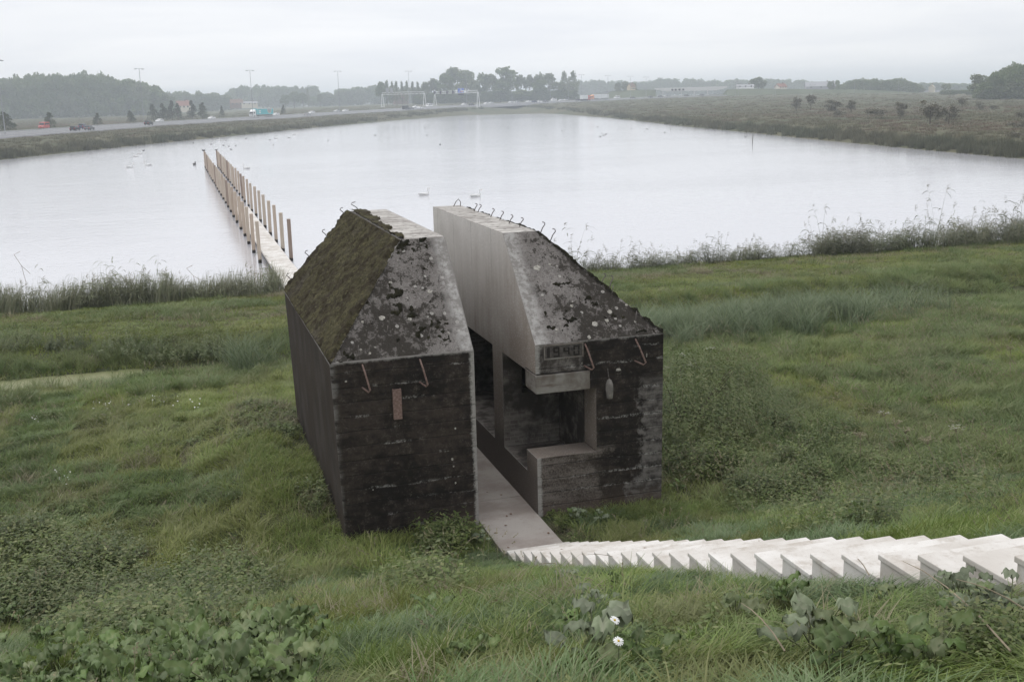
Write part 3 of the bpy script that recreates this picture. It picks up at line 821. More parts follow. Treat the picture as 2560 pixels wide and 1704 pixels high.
# lintel block, numerals in their sunk panel
lt = child(MB().box(5.1975, 6.12, 15.838, 16.405, 2.03, 2.338), 'lintel', M['lintel'], RH, .014)
lt['label'] = 'pale brownish lintel block over the niche'
nf = empty('numeral_panel', (-.62, 0, 2.72)); nf.parent = RH
def pan(x0, x1, z0, z1, d0, d1, name, mat, bev=.003):
    return child(MB().box(x0, x1, 15.85 - d1, 15.85 - d0 + .02, z0, z1), name, mat, nf, bev)
for a in ((5.34, 6.01, 2.802, 2.822), (5.34, 6.01, 2.583, 2.603), (5.34, 5.36, 2.605, 2.80), (5.99, 6.01, 2.605, 2.80)):
    pan(*a, 0, .014, 'frame', M['lintel'])
child(MB().box(5.362, 5.988, 15.844, 15.86, 2.605, 2.80), 'plate', M['plate'], nf)
def strokes(x, segs):
    w, h, t = .10, .16, .021
    z0 = 2.62
    R = {'t': (x, x + w, z0 + h - t, z0 + h), 'm': (x, x + w, z0 + h / 2 - t / 2, z0 + h / 2 + t / 2), 'b': (x, x + w, z0, z0 + t),
         'tl': (x, x + t, z0 + h / 2 + t / 2 + .001, z0 + h - t - .001), 'tr': (x + w - t, x + w, z0 + h / 2 + t / 2 + .001, z0 + h - t - .001),
         'bl': (x, x + t, z0 + t + .001, z0 + h / 2 - t / 2 - .001), 'br': (x + w - t, x + w, z0 + t + .001, z0 + h / 2 - t / 2 - .001),
         'i': (x + w / 2 - t, x + w / 2 + t, z0, z0 + h)}
    m = MB()
    for s in segs.split():
        a = R[s]; m.box(a[0], a[1], 15.83, 15.86, a[2], a[3])
    child(m, 'numeral', M['dark_strokes'], nf)['kind'] = 'stuff'
for xx, sg in ((5.365, 'i'), (5.50, 't tl tr m br b'), (5.67, 'tl tr m br'), (5.84, 't tl tr bl br b')):
    strokes(xx, sg)

# iron: hooks on the front walls, plate, hanging float
def vhook(parent, x, dx):
    child(MB().tube([(x, 15.86, 2.79), (x + dx * .35, 15.79, 2.66), (x + dx, 15.72, 2.41), (x + dx * .7, 15.735, 2.375), (x - .02, 15.85, 2.43)], .014, 6),
          'iron_hook', M['rust'], parent, smooth=True)
for x, dx in ((2.44, .08), (3.33, .08)): vhook(LH, x, dx)
for x, dx in ((6.04, .10), (6.92, .13)): vhook(RH, x, dx)
child(MB().box(2.875, 3.01, 15.80, 15.825, 1.88, 2.36).box(2.875, 2.895, 15.826, 15.87, 1.88, 2.36).box(2.99, 3.01, 15.826, 15.87, 1.88, 2.36),
      'iron_channel', M['rust'], LH, .006)
wire = child(MB().tube([(6.43, 15.845, 2.34), (6.42, 15.80, 2.27), (6.425, 15.775, 2.185)], .005, 5), 'wire', M['steel_bar'], RH)
fl = MB()
prof = [(.004, 2.19), (.035, 2.165), (.058, 2.10), (.064, 2.02), (.058, 1.93), (.05, 1.865), (.047, 1.86)]
for i, (r, z) in enumerate(prof): pass
fl.tube([(6.425 + .03 * (2.19 - z), 15.775, z) for r, z in prof], [r for r, z in prof], 12)
child(fl, 'hanging_float', M['grey_float'], RH, smooth=True)

# small lichen patches standing a few millimetres off the concrete
def lichen(parent, c, n, r, sx=1.0, seed=0):
    rg = random.Random(seed); c = Vector(c); n = Vector(n).normalized()
    a = Vector((1, 0, 0)); b = n.cross(a).normalized(); a = b.cross(n)
    ring = []
    for k in range(14):
        t = 2 * math.pi * k / 14; q = r * rg.uniform(.72, 1.1)
        q *= .5
        ring.append(c + a * (math.cos(t) * q * sx) + b * (math.sin(t) * q) + n * .003)
    inner = [c + (p - c) * .62 + n * rg.uniform(.006, .012) for p in ring]
    vs = ring + inner + [c + n * .004]
    fs = [(k, (k + 1) % 14, 14 + (k + 1) % 14, 14 + k) for k in range(14)] + [(14 + k, 14 + (k + 1) % 14, 28) for k in range(14)]
    child(MB().add(vs, fs), 'lichen_patch', M['lichen'], parent)
nF, nS = (0, -1, 0), (0, -1.6, 1.65)
def on_front_slope(x, t): return (x, 15.85 + 1.65 * t, 2.84 + 1.6 * t)
for i, (x, t, r, sx) in enumerate(((2.87, .33, .095, 1.1), (2.56, .31, .06, .8), (3.72, .52, .085, 1.0), (2.45, .09, .05, 1.), (2.68, .10, .04, 1.), (2.58, .055, .045, 1.), (3.3, .30, .07, 1.), (3.12, .62, .06, 1.2), (3.86, .16, .05, .8))):
    lichen(LH, on_front_slope(x, t), nS, r, sx, i)
for i, (x, t, r, sx) in enumerate(((5.62, .66, .12, 1.2), (6.13, .025, .085, .8), (6.30, .13, .10, 1.2), (6.52, .15, .07, 1.), (6.62, .22, .09, 1.), (6.95, .27, .05, 1.), (5.62, .11, .05, 1.), (5.85, .68, .05, 1.), (6.0, .30, .06, 1.), (7.0, .12, .05, 1.))):
    lichen(RH, on_front_slope(x, t), nS, r, sx, 30 + i)
for i, (x, z, r, sx) in enumerate(((2.18, 2.55, .035, 1.), (3.78, 1.12, .05, .8), (3.80, 1.0, .03, 1.), (3.82, .72, .04, .8), (3.85, 1.62, .035, .8), (2.5, .78, .022, 1.))):
    lichen(LH, (x, 15.85, z), nF, r, sx, 60 + i)
for i, (x, z, r, sx) in enumerate(((7.12, 2.50, .07, .32), (5.985, 2.47, .06, .3), (6.62, 2.30, .05, 2.0))):
    lichen(RH, (x, 15.85, z), nF, r, sx, 80 + i)

# bent reinforcement bars left standing on the edges
def rebar(parent, base, h=.15, yaw=0.0, lean=.3, shape=0):
    c, s = math.cos(yaw), math.sin(yaw)
    P = {0: [(0, -.03), (lean * .5, .5), (lean, .78), (lean * .9, .93), (lean * .5, 1.0)],
         1: [(0, -.03), (.35, .6), (.7, .95), (1.0, .55), (.95, 0)],
         2: [(0, -.03), (lean, 1.0)]}[shape]
    pts = [(base[0] + u * h * c, base[1] + u * h * s, base[2] + w * h) for u, w in P]
    child(MB().tube(pts, .009 if shape < 2 else .007, 5), 'rebar_hook', M['steel_bar'], parent, smooth=True)
for px, py, sh in ((1133.7, 516, 1), (1184.6, 529, 0), (1194, 531, 0), (1226.6, 542.5, 0), (1249.5, 549.5, 0), (1272, 559, 0), (1298, 567, 0)):
    q = on_level(px, py, 4.44)
    rebar(RH, (min(q.x, 5.78), min(q.y, 22.5), 4.44), .16, random.uniform(-.2, .3), .5, sh)
for t, h in ((.03, .2), (.11, .22), (.52, .16), (.58, .22)):
    rebar(RH, (5.8 + 1.62 * t, 17.5 - 1.65 * t, 4.44 - 1.6 * t), h, random.uniform(-.3, .5), .5, 0)
for x, t in ((5.55, .9), (6.1, .28), (6.75, .36), (6.33, .16), (7.0, .12), (5.9, .33)):
    rebar(RH, on_front_slope(x, t), .18, random.uniform(-1, 1), .15, 2)
for t in (.93, .66, .40, .12):
    rebar(LH, (1.95 + 1.47 * t, 22.6, 2.84 + 1.6 * t), .2, math.pi + random.uniform(-.3, .3), .6, 0)
rebar(LH, (3.6, 22.5, 4.44), .2, math.pi, .9, 0)
for x, t in ((2.62, .30), (3.2, .33), (3.42, .35), (2.4, .06), (3.9, .6), (3.55, .15), (2.9, .2)):
    rebar(LH, on_front_slope(x, t), .13, random.uniform(-1, 1), .2, 2)

# a few brown leaves blown onto the concrete
lf = MB().add([(-.03, 0, .004), (-.01, -.018, .012), (.02, -.014, .006), (.035, 0, .012), (.02, .015, .004), (-.01, .017, .012), (0, 0, .002)], [(0, 1, 6), (1, 2, 6), (2, 3, 6), (3, 4, 6), (4, 5, 6), (5, 0, 6)]).mesh('fallen_leaf', [plain('brown_fallen_leaf', (.16, .085, .05), .8, .2, var=.3, scale=30)])
for k in range(16):
    st_ = random.randrange(2, 23); o = place('fallen_leaf', lf, None, (random.uniform(4.32, 5.15), 14.52 - .4 * st_ - random.uniform(.08, .32), .048 + .163 * st_ + .003), (0, 0, random.uniform(0, 6.28)), random.uniform(.8, 1.7))
    tag(o, 'small brown leaf lying on the white steps', 'leaf', 'fallen leaves on the steps')
for k in range(7):
    o = place('fallen_leaf', lf, None, (random.uniform(4.3, 5.1), random.uniform(14.65, 17.2), .003), (0, 0, random.uniform(0, 6.28)), random.uniform(.6, 1.2))
    tag(o, 'small brown leaf lying on the slab path before the bunker', 'leaf', 'fallen leaves on the path')

# ------------------------------------------------------------------ motorway beyond the lake
_RE = np.array([(-85, 80), (-66, 180), (-47, 268), (-28, 340), (-2, 425), (40, 508), (84, 567), (125, 616), (170, 656), (221, 694), (275, 727), (335, 755), (410, 783), (520, 815), (700, 855), (1000, 900)], float)
_s = np.concatenate([[0], np.cumsum(np.hypot(*np.diff(_RE, axis=0).T))])
_sf = np.linspace(0, _s[-1], 170)
RE = np.stack([np.interp(_sf, _s, _RE[:, 0]), np.interp(_sf, _s, _RE[:, 1])], 1)
for _ in range(12): RE[1:-1] = .25 * RE[:-2] + .5 * RE[1:-1] + .25 * RE[2:]
RT = np.gradient(RE, axis=0); RT /= np.hypot(RT[:, 0], RT[:, 1])[:, None]
RN = np.stack([-RT[:, 1], RT[:, 0]], 1)

def road_offset(x, y):
    """metres behind the motorway's near edge"""
    x = np.atleast_1d(np.asarray(x, float)); y = np.atleast_1d(np.asarray(y, float))
    o = np.empty(len(x))
    for a in range(0, len(x), 20000):
        dx = x[a:a + 20000, None] - RE[None, :, 0]; dy_ = y[a:a + 20000, None] - RE[None, :, 1]
        k = np.argmin(dx * dx + dy_ * dy_, 1); i = np.arange(len(k))
        o[a:a + 20000] = dx[i, k] * RN[k, 0] + dy_[i, k] * RN[k, 1]
    return o
RZ = ground(RE[:, 0], RE[:, 1]) * 0 + np.maximum.reduce([ground(RE[:, 0] + RN[:, 0] * o, RE[:, 1] + RN[:, 1] * o) for o in (0, 8, 17, 26, 34)]) + .35
for _ in range(4): RZ[1:-1] = .25 * RZ[:-2] + .5 * RZ[1:-1] + .25 * RZ[2:]
def road_pt(k, o, dz=0.0):
    return (RE[k, 0] + RN[k, 0] * o, RE[k, 1] + RN[k, 1] * o, RZ[k] + dz)
def road_strip(o0, o1, dz, k0=0, k1=None, step=1, skirt=0.0):
    mb = MB(); ks = list(range(k0, k1 or len(RE), step))
    for a, b in zip(ks[:-1], ks[1:]):
        mb.add([road_pt(a, o0, dz), road_pt(b, o0, dz), road_pt(b, o1, dz), road_pt(a, o1, dz)], [(0, 1, 2, 3)])
        if skirt:
            mb.add([road_pt(a, o0, dz), road_pt(b, o0, dz), road_pt(b, o0 - 2.5, dz - skirt), road_pt(a, o0 - 2.5, dz - skirt)], [(0, 1, 2, 3)])
            mb.add([road_pt(a, o1, dz), road_pt(b, o1, dz), road_pt(b, o1 + 2.5, dz - skirt), road_pt(a, o1 + 2.5, dz - skirt)], [(0, 1, 2, 3)])
    return mb
road = tag(road_strip(0, 34, 0, skirt=1.2).build('road', M['asphalt']), 'grey motorway curving behind the lake', kind='structure')
mk = MB()
for o in (.8, 13.2, 20.8, 33.2):
    t = road_strip(o - .12, o + .12, .006); mk.add(t.v, t.f)
for o in (4.6, 8.4, 24.6, 28.4):
    for k in range(0, len(RE) - 1, 2):
        a, b = road_pt(k, o - .1, .006), road_pt(k, o + .1, .006); c, d_ = road_pt(k + 1, o + .1, .006), road_pt(k + 1, o - .1, .006)
        m2 = lambda p, q_: tuple(p[i] * .5 + q_[i] * .5 for i in range(3))
        mk.add([a, m2(a, d_), m2(b, c), b], [(0, 1, 2, 3)])
mo = mk.build('marking', M['line'], road); mo['kind'] = 'stuff'

# ------------------------------------------------------------------ vegetation: building blocks
def blades(n, R, h, w, lean, segs, seed, bias=0.0, dome=False):
    r = np.random.default_rng(seed)
    rad = R * np.sqrt(r.random(n)); a0 = r.random(n) * 2 * np.pi
    root = np.stack([rad * np.cos(a0), rad * np.sin(a0), np.full(n, -.03)], 1)
    az = r.normal(0, 1.0, n) * (1 - bias) * 2.4 + a0 * (1 - bias)
    L = r.uniform(*h, n); W = r.uniform(*w, n); ln = r.uniform(*lean, n)
    if dome:
        az = a0 + r.normal(0, .6, n); L = L * (1.05 - .55 * (rad / R) ** 1.5); ln = ln * (.25 + .9 * rad / R)
    t = np.linspace(0, 1, segs + 1)
    d = np.stack([np.cos(az), np.sin(az), np.zeros(n)], 1)
    sa = az + np.pi / 2 + r.normal(0, .5, n)
    s = np.stack([np.cos(sa), np.sin(sa), np.zeros(n)], 1)
    c = root[:, None, :] + d[:, None, :] * (L * ln)[:, None, None] * (t ** 1.7)[None, :, None]
    c[..., 2] += L[:, None] * (t[None, :] - (.42 * ln)[:, None] * t[None, :] ** 2.2)
    c[..., :2] += r.normal(0, .02, (n, 1, 2)) * np.sin(t * 3)[None, :, None] * L[:, None, None]
    hw = .5 * W[:, None] * (1 - t[None, :]) ** .6 + .0006
    V = np.concatenate([(c - s[:, None, :] * hw[..., None])[:, :, None, :], (c + s[:, None, :] * hw[..., None])[:, :, None, :]], 2).reshape(-1, 3)
    b = (np.arange(n) * (segs + 1) * 2)[:, None] + (np.arange(segs) * 2)[None, :]
    b = b.ravel()
    F = np.stack([b, b + 1, b + 3, b + 2], 1)
    tint = np.repeat(r.random(n), (segs + 1) * 2)
    return V, F, tint

def leaf_quads(C, D, Nn, L, W, tint):
    """folded diamond leaves: centre of base C, direction D, normal Nn"""
    S = np.cross(D, Nn); S /= np.linalg.norm(S, axis=1)[:, None] + 1e-9
    n = len(C)
    L = L[:, None]; W = W[:, None]
    V = np.stack([C, C + D * L * .45 + S * W * .5 - Nn * W * .12, C + D * L - Nn * L * .18, C + D * L * .45 - S * W * .5 - Nn * W * .12], 1).reshape(-1, 3)
    b = np.arange(n) * 4
    T = np.concatenate([np.stack([b, b + 1, b + 2], 1), np.stack([b, b + 2, b + 3], 1)])
    return V, T, np.repeat(tint, 4)

def weeds(nst, R, h, leaf, seed, lean=.25, pairs=7, wid=.55):
    r = np.random.default_rng(seed)
    rad = R * np.sqrt(r.random(nst)); a0 = r.random(nst) * 6.283
    base = np.stack([rad * np.cos(a0), rad * np.sin(a0), np.zeros(nst)], 1)
    H = r.uniform(*h, nst); la = r.random(nst) * 6.283
    C, D, Nn, L, T = [], [], [], [], []
    SV, SF, ST = [], [], []
    for i in range(nst):
        ld = np.array([math.cos(la[i]), math.sin(la[i]), 0]) * lean * r.random() * H[i]
        for k in range(pairs):
            t = .18 + .82 * (k + r.random() * .5) / pairs
            p = base[i] + ld * t * t + np.array([0, 0, H[i] * t])
            for j in (0, 1):
                a = la[i] + k * 1.57 + j * 3.1416 + r.normal(0, .3)
                el = r.normal(.05, .3) + .5 * (t > .92)
                d = np.array([math.cos(a) * math.cos(el), math.sin(a) * math.cos(el), math.sin(el)])
                nn = np.array([-math.cos(a) * math.sin(el), -math.sin(a) * math.sin(el), math.cos(el)])
                C.append(p); D.append(d); Nn.append(nn); L.append(leaf * r.uniform(.6, 1.15) * (1.1 - .45 * t)); T.append(r.random())
        k0 = len(SV)
        top = base[i] + ld + np.array([0, 0, H[i]])
        SV += [base[i] + [-.004, 0, 0], base[i] + [.004, 0, 0], top]
        SF.append((k0, k0 + 1, k0 + 2)); ST += [.5] * 3
    C, D, Nn, L, T = map(np.array, (C, D, Nn, L, T))
    V, F, tt = leaf_quads(C, D, Nn, L, L * wid, T)
    SF = np.array(SF) + len(V)
    return np.concatenate([V, np.array(SV)]), np.concatenate([F, SF]), np.concatenate([tt, ST])

def reeds(nst, R, h, seed, lean=(.0, .25), plume=True, wind=0.0, dome=False):
    r = np.random.default_rng(seed)
    V, F, T = blades(nst, R, h, (.012, .018), lean, 4, seed, dome=dome)
    parts = [(V, F, T)]
    st = V.reshape(nst, 5, 2, 3).mean(2)
    # long leaves leaving the stem
    nl = nst * 5
    i = np.repeat(np.arange(nst), 5); t = r.uniform(.25, .98, nl)
    f = t * 4; k = np.minimum(f.astype(int), 3); f -= k
    p = st[i, k] * (1 - f[:, None]) + st[i, k + 1] * f[:, None]
    a = r.normal(wind, 1.3, nl); L = r.uniform(.28, .55, nl); up = r.uniform(.2, .9, nl)
    tt = np.linspace(0, 1, 4)
    d = np.stack([np.cos(a), np.sin(a), np.zeros(nl)], 1)
    c = p[:, None, :] + d[:, None, :] * (L[:, None] * tt)[..., None]
    c[..., 2] += L[:, None] * (up[:, None] * tt - .75 * tt ** 2)
    s = np.stack([-np.sin(a), np.cos(a), r.normal(0, .4, nl)], 1)
    hw = .013 * np.array([.6, 1, .8, .1])
    LV = np.stack([c - s[:, None, :] * hw[None, :, None], c + s[:, None, :] * hw[None, :, None]], 2).reshape(-1, 3)
    b = ((np.arange(nl) * 8)[:, None] + (np.arange(3) * 2)[None, :]).ravel()
    parts.append((LV, np.stack([b, b + 1, b + 3, b + 2], 1), np.repeat(r.random(nl) * .6, 8)))
    if plume:
        m = r.random(nst) < .55
        tip = st[m, 4]; n = len(tip) * 10
        c0 = np.repeat(tip, 10, 0); a = r.normal(wind, .8, n)
        d = np.stack([np.cos(a) * .5, np.sin(a) * .5, r.uniform(-.3, .5, n)], 1)
        c0[:, 2] += r.uniform(-.16, .1, n)
        s = np.cross(d, r.normal(0, 1, (n, 3))); s /= np.linalg.norm(s, axis=1)[:, None]
        PV = np.stack([c0 - s * .008, c0 + s * .008, c0 + d * .22 + s * .003, c0 + d * .22 - s * .003], 1).reshape(-1, 3)
        b = np.arange(n) * 4
        parts.append((PV, np.stack([b, b + 1, b + 2, b + 3], 1), np.ones(n * 4)))
    off, VV, FF, TT = 0, [], [], []
    for v, f_, t_ in parts:
        VV.append(v); FF.append(f_ + off); TT.append(t_); off += len(v)
    return np.concatenate(VV), np.concatenate(FF), np.concatenate(TT)

def crown(n, leaf, seed, shape='round', lobes=16, fill=.35):
    """unit tree crown, 1 high, about 1 wide, of many leaf sprays in lobes"""
    r = np.random.default_rng(seed)
    C, T = [], []
    for k in range(lobes):
        if shape == 'round':
            a = r.random() * 6.283; e = r.uniform(-.9, 1.35); q = r.uniform(.35, 1) ** .5
            c = np.array([math.cos(a) * math.cos(e) * .33 * q, math.sin(a) * math.cos(e) * .33 * q, .60 + math.sin(e) * .30 * q])
            rad = np.array([1, 1, .8]) * r.uniform(.10, .19)
        elif shape == 'cone':
            z = (k + r.random()) / lobes; a = r.random() * 6.283; q = (1 - z) ** .75 * .36
            c = np.array([math.cos(a) * q * .75, math.sin(a) * q * .75, .06 + .88 * z]); rad = np.array([1, 1, .9]) * (.06 + .14 * (1 - z))
        elif shape == 'poplar':
            z = (k + r.random()) / lobes; a = r.random() * 6.283; q = math.sin(min(1, z * 1.1 + .12) * 3.0) * .26
            c = np.array([math.cos(a) * q, math.sin(a) * q, .16 + .80 * z]); rad = np.array([1, 1, 1.5]) * r.uniform(.07, .13)
        else:                                                   # open bush
            a = r.random() * 6.283; q = r.uniform(.1, .36)
            c = np.array([math.cos(a) * q, math.sin(a) * q, r.uniform(.25, .82)]); rad = np.array([1, 1, .9]) * r.uniform(.08, .2)
        m = int(n / lobes)
        d = r.normal(0, 1, (m, 3)); d /= np.linalg.norm(d, axis=1)[:, None]
        d[:, 2] = np.where(r.random(m) < .6, np.abs(d[:, 2]), d[:, 2])
        C.append(c + d * rad * r.uniform(fill, 1.0, (m, 1)) ** .5)
        T.append(np.clip(r.random() * .6 + r.random(m) * .5, 0, 1))
    C = np.concatenate(C); T = np.concatenate(T); n = len(C)
    D = r.normal(0, 1, (n, 3)); D /= np.linalg.norm(D, axis=1)[:, None]
    Nn = r.normal(0, 1, (n, 3)); Nn -= D * (Nn * D).sum(1)[:, None]; Nn /= np.linalg.norm(Nn, axis=1)[:, None]
    L = leaf * r.uniform(.6, 1.3, n)
    return leaf_quads(C, D, Nn, L, L * .75, T)

def coll(name, meshes):
    c = bpy.data.collections.new(name)
    for k, me in enumerate(meshes):
        o = bpy.data.objects.new('%s_%02d' % (name, k), me); c.objects.link(o)
    return c

_GN = {}
def gn_group(c):
    if c.name in _GN: return _GN[c.name]
    ng = bpy.data.node_groups.new('scatter_' + c.name, 'GeometryNodeTree')
    ng.interface.new_socket('Geometry', in_out='INPUT', socket_type='NodeSocketGeometry')
    ng.interface.new_socket('Geometry', in_out='OUTPUT', socket_type='NodeSocketGeometry')
    gi, go = ng.nodes.new('NodeGroupInput'), ng.nodes.new('NodeGroupOutput')
    ci = ng.nodes.new('GeometryNodeCollectionInfo'); ci.inputs['Collection'].default_value = c
    ci.inputs['Separate Children'].default_value = True; ci.inputs['Reset Children'].default_value = True
    io = ng.nodes.new('GeometryNodeInstanceOnPoints'); io.inputs['Pick Instance'].default_value = True
    def attr(nm, ty):
        a = ng.nodes.new('GeometryNodeInputNamedAttribute'); a.data_type = ty; a.inputs['Name'].default_value = nm
        return a.outputs[0]
    e2r = ng.nodes.new('FunctionNodeEulerToRotation')
    L = ng.links.new
    L(attr('rot', 'FLOAT_VECTOR'), e2r.inputs[0]); L(e2r.outputs[0], io.inputs['Rotation'])
    L(attr('scl', 'FLOAT_VECTOR'), io.inputs['Scale']); L(attr('idx', 'INT'), io.inputs['Instance Index'])
    L(gi.outputs[0], io.inputs['Points']); L(ci.outputs[0], io.inputs['Instance'])
    L(io.outputs[0], go.inputs[0])
    _GN[c.name] = ng
    return ng

def scatter(name, P, rot, scl, idx, c, label):
    me = bpy.data.meshes.new(name)
    n = len(P)
    me.vertices.add(n); me.vertices.foreach_set('co', np.asarray(P, np.float32).ravel())
    for nm, ty, key, val in (('rot', 'FLOAT_VECTOR', 'vector', rot), ('scl', 'FLOAT_VECTOR', 'vector', scl), ('idx', 'INT', 'value', idx)):
        a = me.attributes.new(nm, ty, 'POINT')
        a.data.foreach_set(key, np.asarray(val, np.int32 if ty == 'INT' else np.float32).ravel())
    o = place(name, me)
    md = o.modifiers.new('scatter', 'NODES'); md.node_group = gn_group(c)
    return tag(o, label, kind='stuff')

def sc3(s, sz=None):
    return np.stack([s, s, s if sz is None else sz], 1)

def keep_clear(x, y, pad=.0):
    """true where no structure stands"""
    b = (x > 1.95 - pad) & (x < 7.42 + pad) & (y > 15.83 - pad) & (y < 22.75 + pad)
    p = (x > 4.17 - pad) & (x < 5.28 + pad) & (y > 2.5) & (y < 47)
    p |= (x > 4.13 - pad) & (x < 5.22 + pad) & (y > 14.4) & (y < 47)
    return ~(b | p)

def wedge(n, r0, r1, a0=-.25, a1=.92, power=1.0, seed=1):
    """points over the ground in front of the viewpoint, thinning with distance"""
    r = np.random.default_rng(seed)
    a = r.uniform(a0, a1, n)
    u = r.random(n)
    d = r0 + (r1 - r0) * u ** power if power > 0 else r0 * (r1 / r0) ** u
    return d * np.sin(a), d * np.cos(a), d, r

# ------------------------------------------------------------------ grass
def bl(*a, **k):
    m = k.pop('mat'); nm = k.pop('name', 'tuft')
    V, F, T = blades(*a, **k)
    return np_mesh(nm, V, F, mat=m, tint=T)
def wd(mat, *a, **k):
    V, F, T = weeds(*a, **k); return np_mesh('weed', V, None, F, mat=mat, tint=T)

C_slope = coll('slope_tufts', [bl(56, .12, (.14, .30), (.004, .008), (.5, 1.15), 5, s, .55, mat=M['lush']) for s in range(5)] +
               [bl(40, .12, (.2, .36), (.004, .007), (.6, 1.2), 5, 9, .5, mat=M['dry'])] +
               [wd(M['weed'], 9, .12, (.08, .22), .06, 60 + s, pairs=4) for s in range(2)])
C_field = coll('field_tufts', [bl(52, .2, (.10, .24), (.005, .010), (.4, 1.1), 4, 20 + s, .4, mat=M['field']) for s in range(4)] +
               [bl(44, .2, (.12, .28), (.005, .009), (.4, 1.1), 4, 27, .4, mat=M['dry'])] +
               [bl(60, .24, (.22, .46), (.006, .012), (.5, 1.1), 5, 28, .5, mat=M['tall'])] +
               [wd(M['weed'], 9, .2, (.08, .22), .075, 70, pairs=4)])
C_stalk = []
C_meadow = coll('meadow_tufts', [bl(60, .34, (.06, .15), (.009, .016), (.4, 1.0), 3, 30 + s, .2, mat=M['meadow']) for s in range(3)] +
                [bl(50, .3, (.10, .24), (.010, .016), (.4, 1.0), 3, 35, .2, mat=M['dry'])] +
                [bl(60, .3, (.15, .34), (.010, .018), (.4, 1.0), 4, 36, .2, mat=M['tall'])])
C_bank = coll('bank_tufts', [bl(70, 1.0, (.35, .8), (.03, .06), (.2, .8), 3, 40 + s, .1, mat=M['rough']) for s in range(3)] +
              [bl(70, 1.0, (.3, .7), (.03, .06), (.2, .8), 3, 44, .1, mat=M['red'])] +
              [bl(90, .9, (1.0, 1.9), (.03, .06), (.05, .4), 4, 45, .1, mat=M['fringe'])])

def patch(n, a, h, w, lean, segs, seed, mat, swirl=1.0, base_dir=-.5, clump=.6):
    """a square of turf: blades combed by a slowly turning wind, in tussocks of differing height"""
    r = np.random.default_rng(seed)
    root = r.uniform(-a / 2, a / 2, (n, 2))
    q = fbm(root[:, 0] * 2.6 + seed, root[:, 1] * 2.6, seed, 3); q2 = fbm(root[:, 0] * 1.7, root[:, 1] * 1.7 + seed, seed + 5, 2)
    az = base_dir + (q2 - .5) * 5 * swirl + r.normal(0, .85, n)
    L = r.uniform(*h, n) * (1 - clump + 2 * clump * q); W = r.uniform(*w, n); ln = r.uniform(*lean, n)
    t = np.linspace(0, 1, segs + 1)
    d = np.stack([np.cos(az), np.sin(az), np.zeros(n)], 1)
    sa = az + np.pi / 2 + r.normal(0, .5, n)
    s = np.stack([np.cos(sa), np.sin(sa), np.zeros(n)], 1)
    c = np.concatenate([root, np.full((n, 1), -.03)], 1)[:, None, :] + d[:, None, :] * (L * ln)[:, None, None] * (t ** 1.7)[None, :, None]
    c[..., 2] += L[:, None] * (t[None, :] - (.42 * ln)[:, None] * t[None, :] ** 2.2)
    hw = .5 * W[:, None] * (1 - t[None, :]) ** .6 + .0006
    V = np.concatenate([(c - s[:, None, :] * hw[..., None])[:, :, None, :], (c + s[:, None, :] * hw[..., None])[:, :, None, :]], 2).reshape(-1, 3)
    b = ((np.arange(n) * (segs + 1) * 2)[:, None] + (np.arange(segs) * 2)[None, :]).ravel()
    return np_mesh('turf', V, np.stack([b, b + 1, b + 3, b + 2], 1), mat=mat, tint=np.repeat(np.clip(r.random(n) * .75 + .5 * (q - .35), 0, 1), (segs + 1) * 2))

def stalks(n, R, h, seed, mat):
    V, F, T = blades(n, R, h, (.0022, .0035), (.15, .7), 5, seed, .4)
    st = V.reshape(n, 6, 2, 3).mean(2); r = np.random.default_rng(seed)
    k = 14; c = np.repeat(st[:, 5], k, 0); d = np.repeat(st[:, 5] - st[:, 4], k, 0); d /= np.linalg.norm(d, axis=1)[:, None]
    c = c - d * r.uniform(0, .1, (n * k, 1)); dd = d + r.normal(0, .45, (n * k, 3)); dd /= np.linalg.norm(dd, axis=1)[:, None]
    V2, T2, t2 = leaf_quads(c, dd, np.cross(dd, r.normal(0, 1, (n * k, 3))), np.full(n * k, .028), np.full(n * k, .012), np.full(n * k, .9))
    me = np_mesh('seed_stalks', np.concatenate([V, V2]), F, T2 + len(V), mat=mat, tint=np.concatenate([T, t2]))
    return me
T_slope = coll('slope_turf', [patch(1750, .9, (.12, .34), (.004, .0135), (.4, 1.2), 5, 900 + s, M[('lush', 'lush2', 'lush3')[s // 3]], 1.6, -.6) for s in range(9)])
T_field = coll('field_turf', [patch(1800, 1.35, (.09, .28), (.007, .018), (.4, 1.15), 4, 920 + s, M[('field', 'field2', 'field3')[s // 2]], 1.6, .2) for s in range(6)] +
               [patch(1600, 1.35, (.14, .42), (.008, .019), (.4, 1.15), 5, 930 + s, M['tall'], 1.6, .2) for s in range(4)])
T_meadow = coll('meadow_turf', [patch(2100, 2.2, (.05, .18), (.013, .028), (.4, 1.1), 3, 940 + s, M['meadow'], .9, .2) for s in range(5)] +
                [patch(2400, 2.2, (.10, .30), (.011, .02), (.4, 1.1), 4, 948 + s, M['tall'], .9, .2) for s in range(2)])

def yaw_tilt(r, n, spread=3.14, tilt=.12, mean=0.0):
    return np.stack([r.normal(0, tilt, n), r.normal(0, tilt, n), mean + r.uniform(-spread, spread, n)], 1)

def in_view(x, y, a0=-.30, a1=1.0, pad=2.0):
    d = np.hypot(x, y)
    a = np.arctan2(x, y); m = pad / np.maximum(d, 1)
    return (a > a0 - m) & (a < a1 + m)

